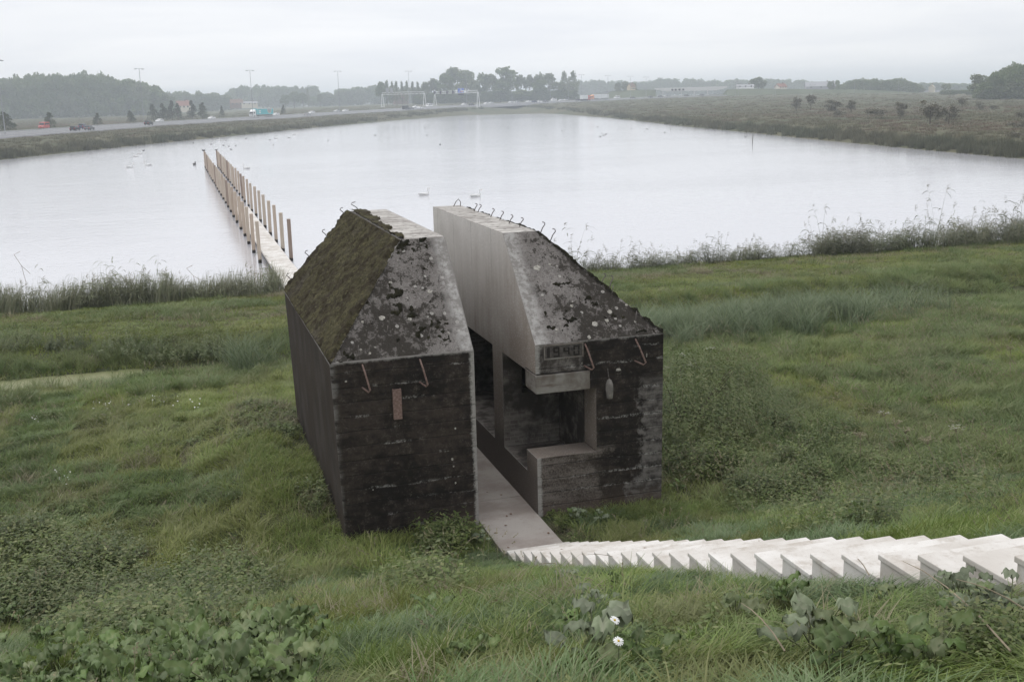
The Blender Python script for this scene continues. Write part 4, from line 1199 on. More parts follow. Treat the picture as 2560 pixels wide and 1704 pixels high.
def turf(name, label, tiles, side, x0, x1, y0, y1, ok, pick, tufts, tuft_n, tuft_pick, tuft_size, extra, seed, tall=None, yawr=.25):
    """square turfs laid edge to edge over the ground; loose tufts fill in beside structures and stand among the turfs"""
    r = np.random.default_rng(seed)
    cx, cy = np.meshgrid(np.arange(x0, x1, side), np.arange(y0, y1, side))
    cx, cy = cx.ravel() + r.normal(0, .03, cx.size), cy.ravel() + r.normal(0, .03, cy.size)
    k = in_view(cx, cy) & ok(cx, cy); cx, cy = cx[k], cy[k]
    h = side * .62
    free = np.ones(len(cx), bool)
    for dx in (-1, -.5, 0, .5, 1):
        for dy_ in (-1, -.5, 0, .5, 1):
            free &= keep_clear(cx + dx * h, cy + dy_ * h, .02)
    fx, fy = cx[free], cy[free]
    e = .3
    sx = (ground(fx + e, fy) - ground(fx - e, fy)) / (2 * e); sy = (ground(fx, fy + e) - ground(fx, fy - e)) / (2 * e)
    R = []
    for a, b_ in zip(sx, sy):
        q = Vector((-a, -b_, 1)).normalized().to_track_quat('Z', 'Y')
        m = Matrix(((1, 0, a), (0, 1, b_), (-a, -b_, 1))).normalized()
        zt = Vector((-a, -b_, 1)).normalized(); xt = Vector((1, 0, a)).normalized(); yt = zt.cross(xt)
        m = Matrix((xt, yt, zt)).transposed() @ Matrix.Rotation(r.uniform(-yawr, yawr), 3, 'Z')
        R.append(tuple(m.to_euler()))
    n = len(fx)
    s = r.uniform(.95, 1.08, n); hz = r.uniform(.85, 1.15, n) * (1 if tall is None else tall(fx, fy))
    scatter(name, np.stack([fx, fy, ground(fx, fy) - .005], 1), np.array(R), sc3(s, hz), pick(fx, fy, r), tiles, label)
    bx, by = cx[~free], cy[~free]
    m_ = int(len(bx) * side * side * tuft_n)
    tx_, ty_ = [], []
    if m_:
        j = r.integers(0, len(bx), m_)
        tx_.append(bx[j] + r.uniform(-.5, .5, m_) * side); ty_.append(by[j] + r.uniform(-.5, .5, m_) * side)
    j = r.integers(0, len(cx), extra)
    tx_.append(cx[j] + r.uniform(-.5, .5, extra) * side); ty_.append(cy[j] + r.uniform(-.5, .5, extra) * side)
    x, y = np.concatenate(tx_), np.concatenate(ty_)
    k = keep_clear(x, y, .05) & ok(x, y); x, y = x[k], y[k]; n = len(x)
    s = tuft_size(x, y) * r.uniform(.7, 1.25, n)
    scatter(name + '_tufts', np.stack([x, y, ground(x, y) - .01], 1), yaw_tilt(r, n, 1.5, .14, -.2), sc3(s, s * r.uniform(.75, 1.1, n)), tuft_pick(x, y, r), tufts,
            'loose tufts standing in the ' + label)

C_stalk = coll('seed_stalks', [stalks(7, .2, (.35, .7), 960 + s, M['dry']) for s in range(3)])
r = np.random.default_rng(110)
x, y = r.uniform(-7, 24, 2600), r.uniform(4, 31, 2600)
k = keep_clear(x, y, .25) & in_view(x, y) & (r.random(2600) < .18 + .8 * (x > 7.6) * (fbm(x * .4, y * .4, 91, 3) > .42))
x, y = x[k], y[k]; n = len(x)
scatter('seed_grass', np.stack([x, y, ground(x, y)], 1), yaw_tilt(r, n, 1.5, .2), sc3(np.where(y < 12, .65, 1) * r.uniform(.7, 1.15, n)), r.integers(0, 3, n), C_stalk, 'dry seed-head stalks scattered through the grass')

# slope of the dike
def _pk(x, y, r):
    n = len(x); idx = r.integers(0, 5, n)
    idx = np.where((fbm(x * 1.6, y * 1.6, 67, 3) > .58) & (r.random(n) < .6), 5, idx)
    return np.where((fbm(x * .8 + 3, y * .8, 71, 3) > .54) & (r.random(n) < .6), r.integers(6, 8, n), idx)
def _sz(x, y):
    s = .55 + .75 * fbm(x * .55, y * .55, 61, 3)
    st = np.where(x < 4.75, 4.25 - x, x - 5.25)
    return s * np.where(y < 14.4, .42 + .58 * ss(.05, 1.3, st), .8)
turf('slope_grass', 'long lush grass combed over the dike slope in front', T_slope, .8, -6, 16, .6, 15.4, lambda x, y: y < 15.6,
     lambda x, y, r: 3 * np.clip(((fbm(x * .7, y * .7, 88, 3) - .5) * 5 + 1.2 + r.normal(0, .4, len(x))).astype(int), 0, 2) + r.integers(0, 3, len(x)), C_slope, 75, _pk, _sz, 2600, 101,
     tall=lambda x, y: (.6 + .75 * fbm(x * .5, y * .5, 61, 3)) * np.where((x > 1.6) & (x < 4.4), .8 - .38 * ss(2.2, 3.6, x), 1) * np.where((x < .12 * y) & (y < 8.6), .6, 1))
# field round the bunker, to the ditch
def _pk(x, y, r):
    n = len(x); idx = r.integers(0, 4, n)
    idx = np.where((fbm(x * .5 + 9, y * .7, 68, 3) > .54) & (r.random(n) < .6), 4, idx)
    idx = np.where(r.random(n) < .4 * ss(7.5, 9.5, x) + .4 * ss(27, 29, y), 5, idx)
    return np.where((fbm(x * .6, y * .6 + 4, 72, 3) > .57) & (r.random(n) < .6), 6, idx)
turf('field_grass', 'tussocky green field grass around the bunker', T_field, 1.2, -13, 34, 15.0, 31.0, lambda x, y: (y > 14.6) & (y < 31.6),
     lambda x, y, r: np.where((x > 8) & (r.random(len(x)) < .7) | (y > 28) & (r.random(len(x)) < .5), r.integers(6, 10, len(x)), 2 * np.clip(((fbm(x * .3, y * .4, 89, 3) - .5) * 5 + 1.2 + r.normal(0, .4, len(x))).astype(int), 0, 2) + r.integers(0, 2, len(x))),
     C_field, 45, _pk, lambda x, y: .6 + .8 * fbm(x * .35, y * .45, 63, 4), 5200, 102,
     tall=lambda x, y: .55 + .9 * fbm(x * .35, y * .45, 63, 4))
# meadow strip between ditch and shore
def _pk(x, y, r):
    n = len(x); idx = r.integers(0, 3, n)
    idx = np.where((fbm(x * .3, y * .6, 64, 4) > .55) & (r.random(n) < .6), 3, idx)
    idx = np.where((np.abs(y - 42.6) < 1.3) & (x > 9) & (x < 22) & (r.random(n) < .85), 3, idx)
    return np.where((fbm(x * .4 + 7, y * .9, 65, 3) > .58) & (r.random(n) < .7), 4, idx)
def _mk(x, y):
    return (y > 34.8) & (y < 46.5)
turf('meadow_grass', 'short meadow grass between the ditch and the shore', T_meadow, 2.0, -18, 62, 35.4, 46.8, _mk,
     lambda x, y, r: np.where((fbm(x * .2 + 7, y * .5, 65, 3) > .58), r.integers(5, 7, len(x)), r.integers(0, 5, len(x))), C_meadow, 14, _pk,
     lambda x, y: .8 + .7 * fbm(x * .3, y * .6, 64, 4), 4200, 103)

# far banks of the lake and the land behind
x, y, d, r = wedge(60000, 88.0, 900.0, -.32, 1.0, -1, 104)
sd = lake_sd(x, y)
thin = (sd > 5) & (r.random(len(x)) < .5)
x, y, d, sd = x[~thin], y[~thin], d[~thin], sd[~thin]
k = (sd > .2) & (y > 60)
x, y, d, sd = x[k], y[k], d[k], sd[k]; n = len(x)
ra = np.abs(road_offset(x, y) - 17.0) > 20.5
x, y, d, sd = x[ra], y[ra], d[ra], sd[ra]; n = len(x)
idx = r.integers(0, 3, n)
idx = np.where((fbm(x * .02, y * .02, 73, 3) > .58) & (r.random(n) < .7), 3, idx)
idx = np.where((sd < 3.2 + 2.5 * fbm(x * .05, y * .05, 74, 2)), 4, idx)
s = np.clip(d * .0045, .8, 2.2) * r.uniform(.7, 1.3, n)
sz = np.where(idx == 4, r.uniform(.55, 1.1, n), r.uniform(.5, 1.05, n))
scatter('bank_grass', np.stack([x, y, ground(x, y) - .03], 1), yaw_tilt(r, n, 3.1, .06), sc3(s, sz), idx, C_bank,
        'rough brownish grass and reeds on the far lake banks')

# ------------------------------------------------------------------ reeds along the near shore
def rd(mat, *a, **k):
    V, F, T = reeds(*a, **k); return np_mesh('reed', V, F, mat=mat, tint=T)
def rb(seed):
    V, F, T = blades(44, .32, (.65, 1.5), (.012, .022), (.12, .55), 5, seed, .75); return np_mesh('reed', V, F, mat=M['reed'], tint=T)
C_reed = coll('reed_clumps', [rd(M['reed'], 15, .5, (.8, 2.1), 200 + s, wind=.2, lean=(.1, .7), dome=True) for s in range(3)] + [rd(M['reed_dark'], 16, .5, (.8, 2.0), 206 + s, wind=.2, lean=(.1, .7), dome=True) for s in range(2)] + [rb(214 + s) for s in range(3)])
r = np.random.default_rng(105)
x1 = r.uniform(-14, 3.75, 300); y1 = 46.75 + r.normal(0, .33, 300)
h1 = .68 + .55 * fbm(x1 * .6, y1 * 0, 81, 3) + r.uniform(-.14, .2, 300)
x2 = r.uniform(11.5, 46, 520); y2 = 45.9 + r.normal(0, .34, 520) - .02 * (x2 - 17)
den = fbm(x2 * .33, x2 * 0 + 2, 83, 2)
kk = r.random(520) < np.clip((den - .30) * 2.6, .38, .8)
x2, y2, den = x2[kk], y2[kk], den[kk]
h2 = .48 + .70 * den * (.75 + .45 * ss(24, 34, x2)) + r.uniform(-.1, .15, len(x2))
x3 = r.uniform(5.6, 13.5, 120); y3 = 46.5 + r.normal(0, .3, 120); h3 = r.uniform(.6, .9, 120)
X = np.concatenate([x1, x2, x3]); Yy = np.concatenate([y1, y2, y3]); Hh = np.concatenate([h1, h2, h3])
n = len(X)
scatter('shore_reeds', np.stack([X, Yy, ground(X, Yy) - .02], 1), yaw_tilt(r, n, .6, .09), sc3(np.full(n, 1.0) * (.7 + .4 * Hh), Hh),
        np.where(X > 10, r.choice([0, 1, 3, 4, 6], n), r.choice([0, 1, 5, 6, 7, 5, 6, 7], n)), C_reed, 'fringe of shore reeds along the near water edge')
x = r.uniform(10, 22, 700); y = 42.8 + r.normal(0, .55, 700); n = 700
scatter('dry_strip', np.stack([x, y, ground(x, y) - .01], 1), yaw_tilt(r, n, 3.1, .1), sc3(r.uniform(.7, 1.2, n), r.uniform(.4, .8, n)), np.full(n, 3), C_meadow, 'bleached dry grass strip beside the shore reeds')
# bushy reed clumps on the shore, each one standing out
RC = [rd(M['reed_dark'], 30, .7, (1.0, 2.3), 230 + s, wind=.2, lean=(.1, .8), dome=True) for s in range(3)]
for q, (px, sx, sz, what) in enumerate(((1440, 1.1, .95, 'dark bushy reed clump rising just behind the bunker roof edge'), (1560, .9, .8, 'reed clump with loose plumes beside the bleached grass strip'),
        (1800, .8, .8, 'low reed clump with pale tops in the middle of the shore'), (2065, .9, .95, 'leaning reed clump where the shore reeds thicken'),
        (2130, .95, .95, 'dense dark reed clump between two lower ones'), (2200, 1.0, .8, 'low spreading dark reed clump'),
        (2350, 1.1, 1.2, 'tallest dark reed bush on the shore'), (2440, .9, 1.05, 'tall reed clump with one high plume'), (2550, 1.0, 1.25, 'tall reed clump cut off by the picture edge'))):
    p = on_level(px, float(np.interp(px, [1400, 2560], [690, 622])), -1.2)
    o = place('reed_clump', RC[q % 3], None, (p.x, p.y + .4, gz(p.x, p.y + .4)), (0, 0, random.uniform(-.5, .5)), (sx * 1.15, sx * 1.15, sz * (1.1 + .1 * (px > 2000))))
    tag(o, what, 'reeds', 'bushy reed clumps on the shore')

# ------------------------------------------------------------------ sedge, shrubs and tall weeds
def sedge_mesh(n, R, h, seed, mat, bias=.6): 
    V, F, T = blades(n, R, h, (.010, .020), (.35, 1.0), 6, seed, bias); return np_mesh('sedge', V, F, mat=mat, tint=T)
C_sedge = coll('sedge_clumps', [sedge_mesh(46, .26, (.7, 1.35), 240 + s, M['sedge']) for s in range(3)] + [sedge_mesh(46, .26, (.5, 1.1), 245, M['tall'])])
r = np.random.default_rng(106)
x = np.concatenate([r.uniform(11.5, 20, 420), r.uniform(9, 24, 200)]); y = np.concatenate([r.normal(29.0, .9, 420), r.uniform(28.2, 33.5, 200)])
n = len(x)
s = r.uniform(.75, 1.15, n)
scatter('sedge', np.stack([x, y, ground(x, y) - .02], 1), yaw_tilt(r, n, .9, .1, .2), sc3(s), np.where(r.random(n) < .85, r.integers(0, 3, n), 3), C_sedge,
        'tall blue-green sedge swaying in the ditch behind the bunker')
x = r.uniform(-12, 3.5, 520); y = np.where(r.random(520) < .5, r.normal(34.9, .35, 520), r.normal(31.3, .5, 520)); n = 520
k = (x > -1.2) | (y > 34.2) | (y < 31.5)
x, y = x[k], y[k]; n = len(x)
s = r.uniform(.35, .75, n)
scatter('ditch_grass', np.stack([x, y, ground(x, y) - .02], 1), yaw_tilt(r, n, 1.0, .12, .4), sc3(s), np.full(n, 3), C_sedge,
        'dark green tall grass lining the ditch banks')
x = r.uniform(8.5, 44, 900); y = np.where(r.random(900) < .6, r.normal(32.6, 1.0, 900), r.normal(35.4, .9, 900)); n = 900
s = r.uniform(.4, .85, n)
scatter('ditch_weeds', np.stack([x, y, ground(x, y) - .02], 1), yaw_tilt(r, n, 1.2, .15, .4), sc3(s), np.full(n, 3), C_sedge, 'dark tall weeds filling the ditch on the right')
sc_ = place('sedge_clump', sedge_mesh(380, .75, (.9, 1.6), 251, M['sedge'], .35), None, (1.55, 30.3, gz(1.55, 30.3) - .02))
tag(sc_, 'pale blue-green arching sedge clump against the side wall of the bunker', 'sedge')

def shrub(name, label, cat, loc, w, h, mat, seed, n=2600, leaf=.07, group=None, stem=True):
    o = empty(name, loc, random.uniform(0, 6), label, cat, group)
    V, T, tt = weeds(int(n / 18), w * .5, (.45 * h, 1.05 * h), leaf, seed, .35, 9)
    q_ = np.clip(np.hypot(V[:, 0], V[:, 1]) / (w * .5), 0, 1.2); lump = .75 + .5 * fbm(V[:, 0] * 1.1 + seed, V[:, 1] * 1.1, seed, 2)
    V[:, 2] *= (1 - .55 * q_ ** 2) * lump
    place('foliage', np_mesh('foliage', V, None, T, mat=mat, tint=tt), o)
    if stem:
        b = MB(); rg = random.Random(seed)
        for k in range(7):
            a = rg.uniform(0, 6.28); q = rg.uniform(.1, .32)
            b.tube([(0, 0, -.1), (math.cos(a) * q * w * .5, math.sin(a) * q * w * .5, h * .22), (math.cos(a) * q * w, math.sin(a) * q * w, h * .5)], [.009 * h, .006 * h, .003 * h], 5)
        b.build('stem', M['bark'], o)
    return o
shrub('nettle_bush', 'big bushy nettle thicket beside the second bunker half', 'bush', (9.7, 19.6, gz(9.7, 19.6)), 4.2, 1.9, M['weed'], 301, 9000, .10)
shrub('nettle_bush', 'lower leafy bush behind the nettle thicket', 'bush', (11.8, 22.6, gz(11.8, 22.6)), 2.6, 1.1, M['weed'], 302, 4500, .10)
for q, (px, py, w, h, t) in enumerate(((60, 872, 1.7, .75, 'small dark shrub at the picture edge above the ditch'), (170, 868, 1.6, .6, 'low dark shrub second along the ditch bank'),
        (330, 868, 2.4, .75, 'dark green shrub in the middle of the ditch bank'), (430, 868, 2.2, .8, 'rounded dark shrub beside the middle one on the ditch bank'),
        (540, 862, 2.3, .95, 'tallest dark shrub on the ditch bank, toward the bunker'), (640, 870, 1.8, .7, 'low dark shrub close to the bunker wall on the ditch bank'))):
    p = on_level(px, py, -.75)
    shrub('ditch_shrub', t, 'shrub', (p.x, p.y, gz(p.x, p.y) - .05), w, h * 1.25, M['shrub'], 310 + q, 2600, .09, 'dark shrubs along the ditch')
for q, (px, py, w, h, t) in enumerate(((2000, 740, 3.2, .8, 'dark herb bush on the meadow below the reeds'), (2250, 720, 4.2, .8, 'wide dark herb bush on the meadow under the tall reed bush'),
        (2480, 740, 4.0, .95, 'dark herb bush at the picture edge on the meadow'), (2350, 800, 3.6, .9, 'brownish herb bush nearer than the others on the meadow'), (2140, 800, 3.0, .8, 'low herb bush behind the sedge'),
        (1900, 770, 2.6, .55, 'small herb bush above the sedge'))):
    p = on_level(px, py, -.8)
    shrub('herb_bush', t, 'bush', (p.x, p.y, gz(p.x, p.y) - .05), w, h, M['shrub'] if q != 3 else M['tall'], 330 + q, 3600, .10, 'herb bushes on the meadow')

# weeds on the slope, bottom left, and by the ditch on the right: a mass nobody could count
C_weed = coll('weed_clumps', [wd(M['weed'], 14, .22, (.18, .42), .085, 260 + s, pairs=6) for s in range(3)] + [wd(M['shrub'], 12, .24, (.2, .5), .08, 264, pairs=6)])
r = np.random.default_rng(107)
P = []
for px, py, sp, m in ((120, 1480, 150, 260), (330, 1560, 190, 300), (560, 1500, 120, 120), (60, 1380, 70, 110), (240, 1420, 90, 80), (1110, 1370, 45, 60), (1060, 1480, 70, 40),
                      (860, 1270, 60, 60), (2150, 1320, 150, 70), (2330, 1220, 150, 120), (1950, 1250, 110, 80), (2450, 1640, 80, 40), (2050, 1150, 150, 70), (1760, 1160, 70, 90)):
    for _ in range(m):
        P.append((px + r.normal(0, sp * .5), py + r.normal(0, sp * .28)))
pts = np.array([tuple(at(a, b)) for a, b in P])
k = keep_clear(pts[:, 0], pts[:, 1], .2)
pts = pts[k]; n = len(pts)
s = r.uniform(.6, 1.2, n) * np.where(pts[:, 1] < 9, .55, 1.1)
scatter('weed_cover', pts - [0, 0, .02], yaw_tilt(r, n, 3.1, .15), sc3(s), r.integers(0, 4, n), C_weed, 'dense low weeds and nettles among the slope grass')
wf = coll('flower_dots', [MB().tube([(0, 0, 0), (.02, 0, .16)], .0015, 3).add([(.02 + .02 * math.cos(a), .02 * math.sin(a), .162) for a in np.arange(7) * .8976], [tuple(range(7))]).mesh('flower', [M['petal']])])
P = [(r.normal(c[0], c[2]), r.normal(c[1], c[3])) for c in ((265, 1015, 32, 9), (262, 1022, 40, 14), (385, 1004, 22, 7), (480, 1018, 16, 8), (160, 1205, 10, 12), (95, 1058, 12, 5)) for _ in range(9)]
pts = np.array([tuple(at(a, b)) for a, b in P]); n = len(pts)
scatter('wildflowers', pts, yaw_tilt(r, n, 3.1, .2), sc3(r.uniform(.6, 1.0, n)), np.zeros(n), wf, 'scattered small white wildflowers in the field grass')

# ------------------------------------------------------------------ broad-leaved weeds in front, leaf by leaf
def leaf_mesh(seed, lob, length, width, mat):
    r = np.random.default_rng(seed)
    m = 7
    t = np.linspace(0, 1, m)
    prof = width * np.sin(np.clip(t * .93 + .1, 0, 1) * math.pi) ** .75 * (1 + lob * np.cos(t * 17 + seed)) * (1 - .15 * t)
    pet = r.uniform(.10, .21); th = r.uniform(.8, 1.3)
    b = np.array([math.cos(th) * pet, 0, math.sin(th) * pet])
    dr = r.uniform(.2, .7); up = r.uniform(-.1, .45)
    V = []
    for i in range(m):
        cx = b[0] + length * t[i] * math.cos(up); cz = b[2] + length * (math.sin(up) * t[i] - dr * .5 * t[i] ** 2)
        wv = .012 * math.sin(i * 2.4 + seed)
        V += [(cx - .02 * lob, -prof[i], cz + .18 * prof[i] + wv), (cx, -prof[i] * .5, cz + .02 + wv * .5), (cx, 0, cz), (cx, prof[i] * .5, cz + .02 - wv * .5), (cx - .02 * lob, prof[i], cz + .18 * prof[i] - wv)]
    Q = [(i * 5 + j, i * 5 + j + 1, (i + 1) * 5 + j + 1, (i + 1) * 5 + j) for i in range(m - 1) for j in range(4)]
    mb = MB(); mb.add(V, Q, 0)
    mb.tube([(0, 0, -.03), (b[0] * .45, 0, b[2] * .6), tuple(b), tuple(np.array(V[17]) - [0, 0, .003])], [.0026, .0024, .0022, .0015], 4, 1)
    me = mb.mesh('leaf', [mat, M['stem']], smooth=True)
    a = me.attributes.new('tint', 'FLOAT', 'POINT'); tv = np.full(len(me.vertices), r.random() * .45, np.float32); tv[2:m * 5:5] = .95
    a.data.foreach_set('value', tv)
    return me
LM = {k: [leaf_mesh(400 + 10 * j + i, lb, ln, wdt, M[k]) for i, (lb, ln, wdt) in enumerate(((.12, .075, .033), (.24, .09, .038), (.08, .062, .033), (.32, .095, .042)))]
      for j, k in enumerate(('broad', 'broad_pale', 'broad_grey'))}
def leafy(px, py, size, kind, nl, label, group, seed):
    rg = random.Random(seed)
    p = at(px, py)
    o = empty('broadleaf_weed', (p.x, p.y, p.z - .01), rg.uniform(0, 6.28), label, 'weed', group)
    for i in range(nl):
        kk_ = kind if rg.random() < .85 else rg.choice(('broad', 'broad_pale'))
        s = size * rg.uniform(.65, 1.2)
        place('leaf', LM[kk_][rg.randrange(4)], o, (rg.uniform(-.03, .03), rg.uniform(-.03, .03), 0),
              (rg.uniform(-.25, .25), rg.uniform(-.55, .15), i * 2.4 + rg.uniform(-.4, .4)), s)
rg = random.Random(5)
q = 0
for i in range(115):                                                # thicket at the lower corner
    px, py = rg.uniform(-40, 780), rg.uniform(1500, 1790)
    if py < 1500 + px * .14: py += 80
    leafy(px, py, rg.uniform(1.0, 1.7), 'broad', rg.randint(7, 10), 'broad-leaved green weed in the crowded thicket at the lower left corner', 'weeds of the lower left thicket', i)
SPOT = [(640, 1600, 1.5, 'broad_pale', 6, 'weed holding up large pale undersides of leaves in the lower left thicket'),
        (455, 1640, 1.5, 'broad_pale', 6, 'pale-leaved weed in the middle of the lower left thicket'), (760, 1650, 1.0, 'broad_pale', 5, 'small pale weed at the edge of the lower left thicket'),
        (1075, 1560, 1.2, 'broad', 5, 'single broad leafy weed in the middle of the front grass'), (1290, 1590, 1.2, 'broad_pale', 8, 'pale crumpled-leaf weed at the bottom, left of the daisies'),
        (1180, 1690, 1.2, 'broad', 8, 'leafy weed at the bottom edge below the pale crumpled one'), (1420, 1610, 1.4, 'broad', 8, 'rosette of broad leaves just above the daisies'),
        (1500, 1545, 1.2, 'broad_grey', 7, 'grey-green lobed weed above the daisies'), (1480, 1690, 1.6, 'broad_grey', 9, 'large grey felted rosette at the bottom edge beside the daisies'),
        (1580, 1640, 1.1, 'broad', 7, 'leafy weed beside the upper daisy'), (1600, 1690, 1.1, 'broad', 6, 'leafy weed at the bottom edge right of the daisies'),
        (1836, 1560, 1.5, 'broad_pale', 3, 'weed with one big light green heart-shaped leaf'), (1960, 1540, 1.2, 'broad', 7, 'lobed weed in the grass below the stairs'),
        (1930, 1530, .9, 'broad', 7, 'low lobed weed near the stairs'), (2030, 1650, 1.7, 'broad_grey', 7, 'big-leaved weed with smooth grey-green leaves near the bottom'),
        (2110, 1640, 1.4, 'broad_pale', 7, 'light green weed next to the big grey-green one'), (2090, 1700, 1.3, 'broad', 7, 'leafy weed at the bottom edge under the light green one'),
        (2220, 1680, 1.2, 'broad', 7, 'weed at the bottom edge toward the lower right'), (2330, 1690, 1.2, 'broad', 6, 'broad weed half hidden at the lower right edge'),
        (2200, 1515, 1.0, 'broad_pale', 5, 'yellowish weed in the grass under the wide steps'), (2400, 1530, 1.1, 'broad_grey', 12, 'grey withered leafy plant hanging beside the wide steps'),
        (2440, 1570, 1.2, 'broad_grey', 12, 'grey withered leafy plant below the first one beside the steps'), (2530, 1570, 1.1, 'broad_grey', 8, 'grey leafy plant at the picture edge beside the steps'),
        (1150, 1350, 1.3, 'broad', 12, 'green leafy plant at the corner of the path in front of the black wall'), (1200, 1365, 1.2, 'broad_grey', 10, 'greyish leafy plant overhanging the path end'),
        (1440, 1305, 1.2, 'broad_grey', 12, 'pale grey leafy plant at the foot of the niche wall'), (1500, 1310, 1.1, 'broad_grey', 9, 'second pale leafy plant along the niche wall'),
        (860, 1245, 1.3, 'broad', 10, 'leafy weed at the corner of the bunker side wall'), (1420, 1480, 1.1, 'broad_grey', 8, 'grey-leaved weed below the foot of the stairs'),
        (1540, 1480, .9, 'broad', 6, 'dark green weed right under the lower steps'), (1310, 1450, .9, 'broad_pale', 6, 'yellow-green weed beside the foot of the stairs'),
        (700, 1415, 1.0, 'broad_pale', 5, 'pale weed in the open grass left of the bunker'), (2150, 1310, 1.4, 'broad_grey', 8, 'broad grey weed behind the wide steps'),
        (2300, 1250, 1.3, 'broad', 9, 'leafy weed among the dead stalks'), (1700, 1230, 1.2, 'broad', 9, 'leafy weed in the grass beside the bunker corner'), (1965, 1265, 1.1, 'broad_pale', 6, 'yellow-green weed in the grass beyond the stairs')]
for i, (px, py, sz, kd, nl, lb) in enumerate(SPOT): leafy(px, py, sz * .95, kd, int(nl * 1.5), lb, 'single broad-leaved weeds', 100 + i)

# two daisies
def daisy(px, py, h, label):
    p = at(px, py + 70)
    o = empty('daisy', (p.x, p.y, p.z), 0, label, 'flower', 'daisies')
    MB().tube([(0, 0, -.02), (.01, -.01, h * .6), (0, -.03, h)], .003, 5).build('stem', M['stem'], o)
    pm_ = MB().add([(0, -.003, 0), (.012, -.006, .002), (.026, -.004, 0), (.028, .0, -.002), (.026, .004, 0), (.012, .006, .002), (0, .003, 0)], [(0, 1, 2, 3, 4, 5, 6)]).mesh('petal', [M['petal']])
    hd = MB().tube([(0, 0, -.004), (0, 0, .003), (0, 0, .006)], [.0045, .0055, .002], 8).build('flower_eye', M['pollen'], o, smooth=True, loc=(0, -.03, h + .004))
    hd.rotation_euler = (.5, .1, 0)
    for k in range(13):
        a = k * 6.283 / 13
        place('petal', pm_, hd, (.004 * math.cos(a), .004 * math.sin(a), 0), (0, random.uniform(-.1, .2), a), .75)
daisy(1531, 1622, .30, 'upper of the two white daisies at the bottom of the picture')
daisy(1540, 1660, .26, 'lower of the two white daisies at the bottom of the picture')

# dead umbels and stalks on the right
def umbel(px, py, h, label, mat, white=False, lean=(.2, 0)):
    p = at(px, py)
    o = empty('umbel_stalk', (p.x, p.y, p.z - .02), 0, label, 'stalk', 'dry flower stalks')
    tip = Vector((lean[0] * h, lean[1] * h, h))
    MB().tube([(0, 0, 0), tuple(tip * .5 + Vector((0, 0, .04))), tuple(tip)], [.007, .006, .004], 5).build('stem', mat, o)
    b = MB(); rg = random.Random(int(px * 7 + py))
    for k in range(16):
        a = rg.uniform(0, 6.28); q = rg.uniform(.03, .14)
        e = tip + Vector((math.cos(a) * q, math.sin(a) * q, .09 + rg.uniform(-.03, .02)))
        b.tube([tuple(tip), tuple((tip + e) / 2 + Vector((0, 0, .015))), tuple(e)], .0022, 3)
        for j in range(5):
            f = e + Vector((rg.uniform(-.02, .02), rg.uniform(-.02, .02), rg.uniform(0, .012)))
            b.add([tuple(f + Vector((dx * .0055, dy_ * .0055, 0))) for dx, dy_ in ((-1, -1), (1, -1), (1, 1), (-1, 1))], [(0, 1, 2, 3)], 1)
    b.build('umbel', [mat, M['umbel_cream'] if white else mat], o)
for a in ((2380, 1250, .85, 'tall dead hogweed stalk nearest the wide steps', M['twig'], False, (-.35, .3)), (2330, 1200, .9, 'dead umbel leaning left on the slope edge', M['twig'], False, (-.6, .1)),
          (2290, 1160, .75, 'dead branching umbel further up the grass', M['twig'], False, (-.5, .2)), (2420, 1215, .9, 'pale dry umbel at the right of the dead stalks', M['twig'], True, (-.1, .3)),
          (2240, 1130, .7, 'small whitish umbel in the grass', M['twig'], True, (-.3, .2)), (2150, 1180, .6, 'brown seed umbel standing in the grass beyond the steps', M['twig'], False, (.1, .2)),
          (1712, 990, .9, 'white umbel flower above the nettle thicket beside the wall', M['stem'], True, (.0, .1)), (1725, 1000, .75, 'lower white umbel flower above the nettle thicket', M['stem'], True, (.1, .1)),
          (1775, 960, .8, 'white umbel flower at the top of the nettle thicket', M['stem'], True, (0, .1)), (1660, 1000, .7, 'cream umbel flower tight against the bunker corner', M['stem'], True, (0, 0)),
          (2525, 960, .8, 'thin dry stalk at the picture edge in the grass', M['twig'], False, (0, .1))):
    umbel(*a)
# long bent straw stems across the front grass
def straw(p0, p1, sag, label):
    a, b = at(*p0), at(*p1)
    a.z += .12; b.z += .28
    m_ = (a + b) / 2 + Vector((0, 0, sag))
    o = MB().tube([tuple(a), tuple((a + m_) / 2 + Vector((0, 0, sag * .3))), tuple(m_), tuple((m_ + b) / 2 + Vector((0, 0, sag * .25))), tuple(b)], [.004, .0035, .003, .0025, .0015], 5).build('straw_stem', M['twig'])
    tag(o, label, 'stem', 'long dry stems')
straw((2520, 1700), (2250, 1520), .05, 'long thin dry stem slanting across the lower right grass')
straw((2560, 1588), (2380, 1592), .02, 'horizontal dry stem at the right picture edge')
straw((1400, 1435), (1310, 1500), .04, 'dry stem fallen in the grass below the stair foot')
straw((1560, 1425), (1470, 1450), .03, 'short brown stem lying under the lower steps')
straw((2170, 1480), (2120, 1470), .03, 'tan broken stem in the grass under the steps')
straw((1960, 1690), (1850, 1640), .03, 'pale stem lying in the grass at the bottom')

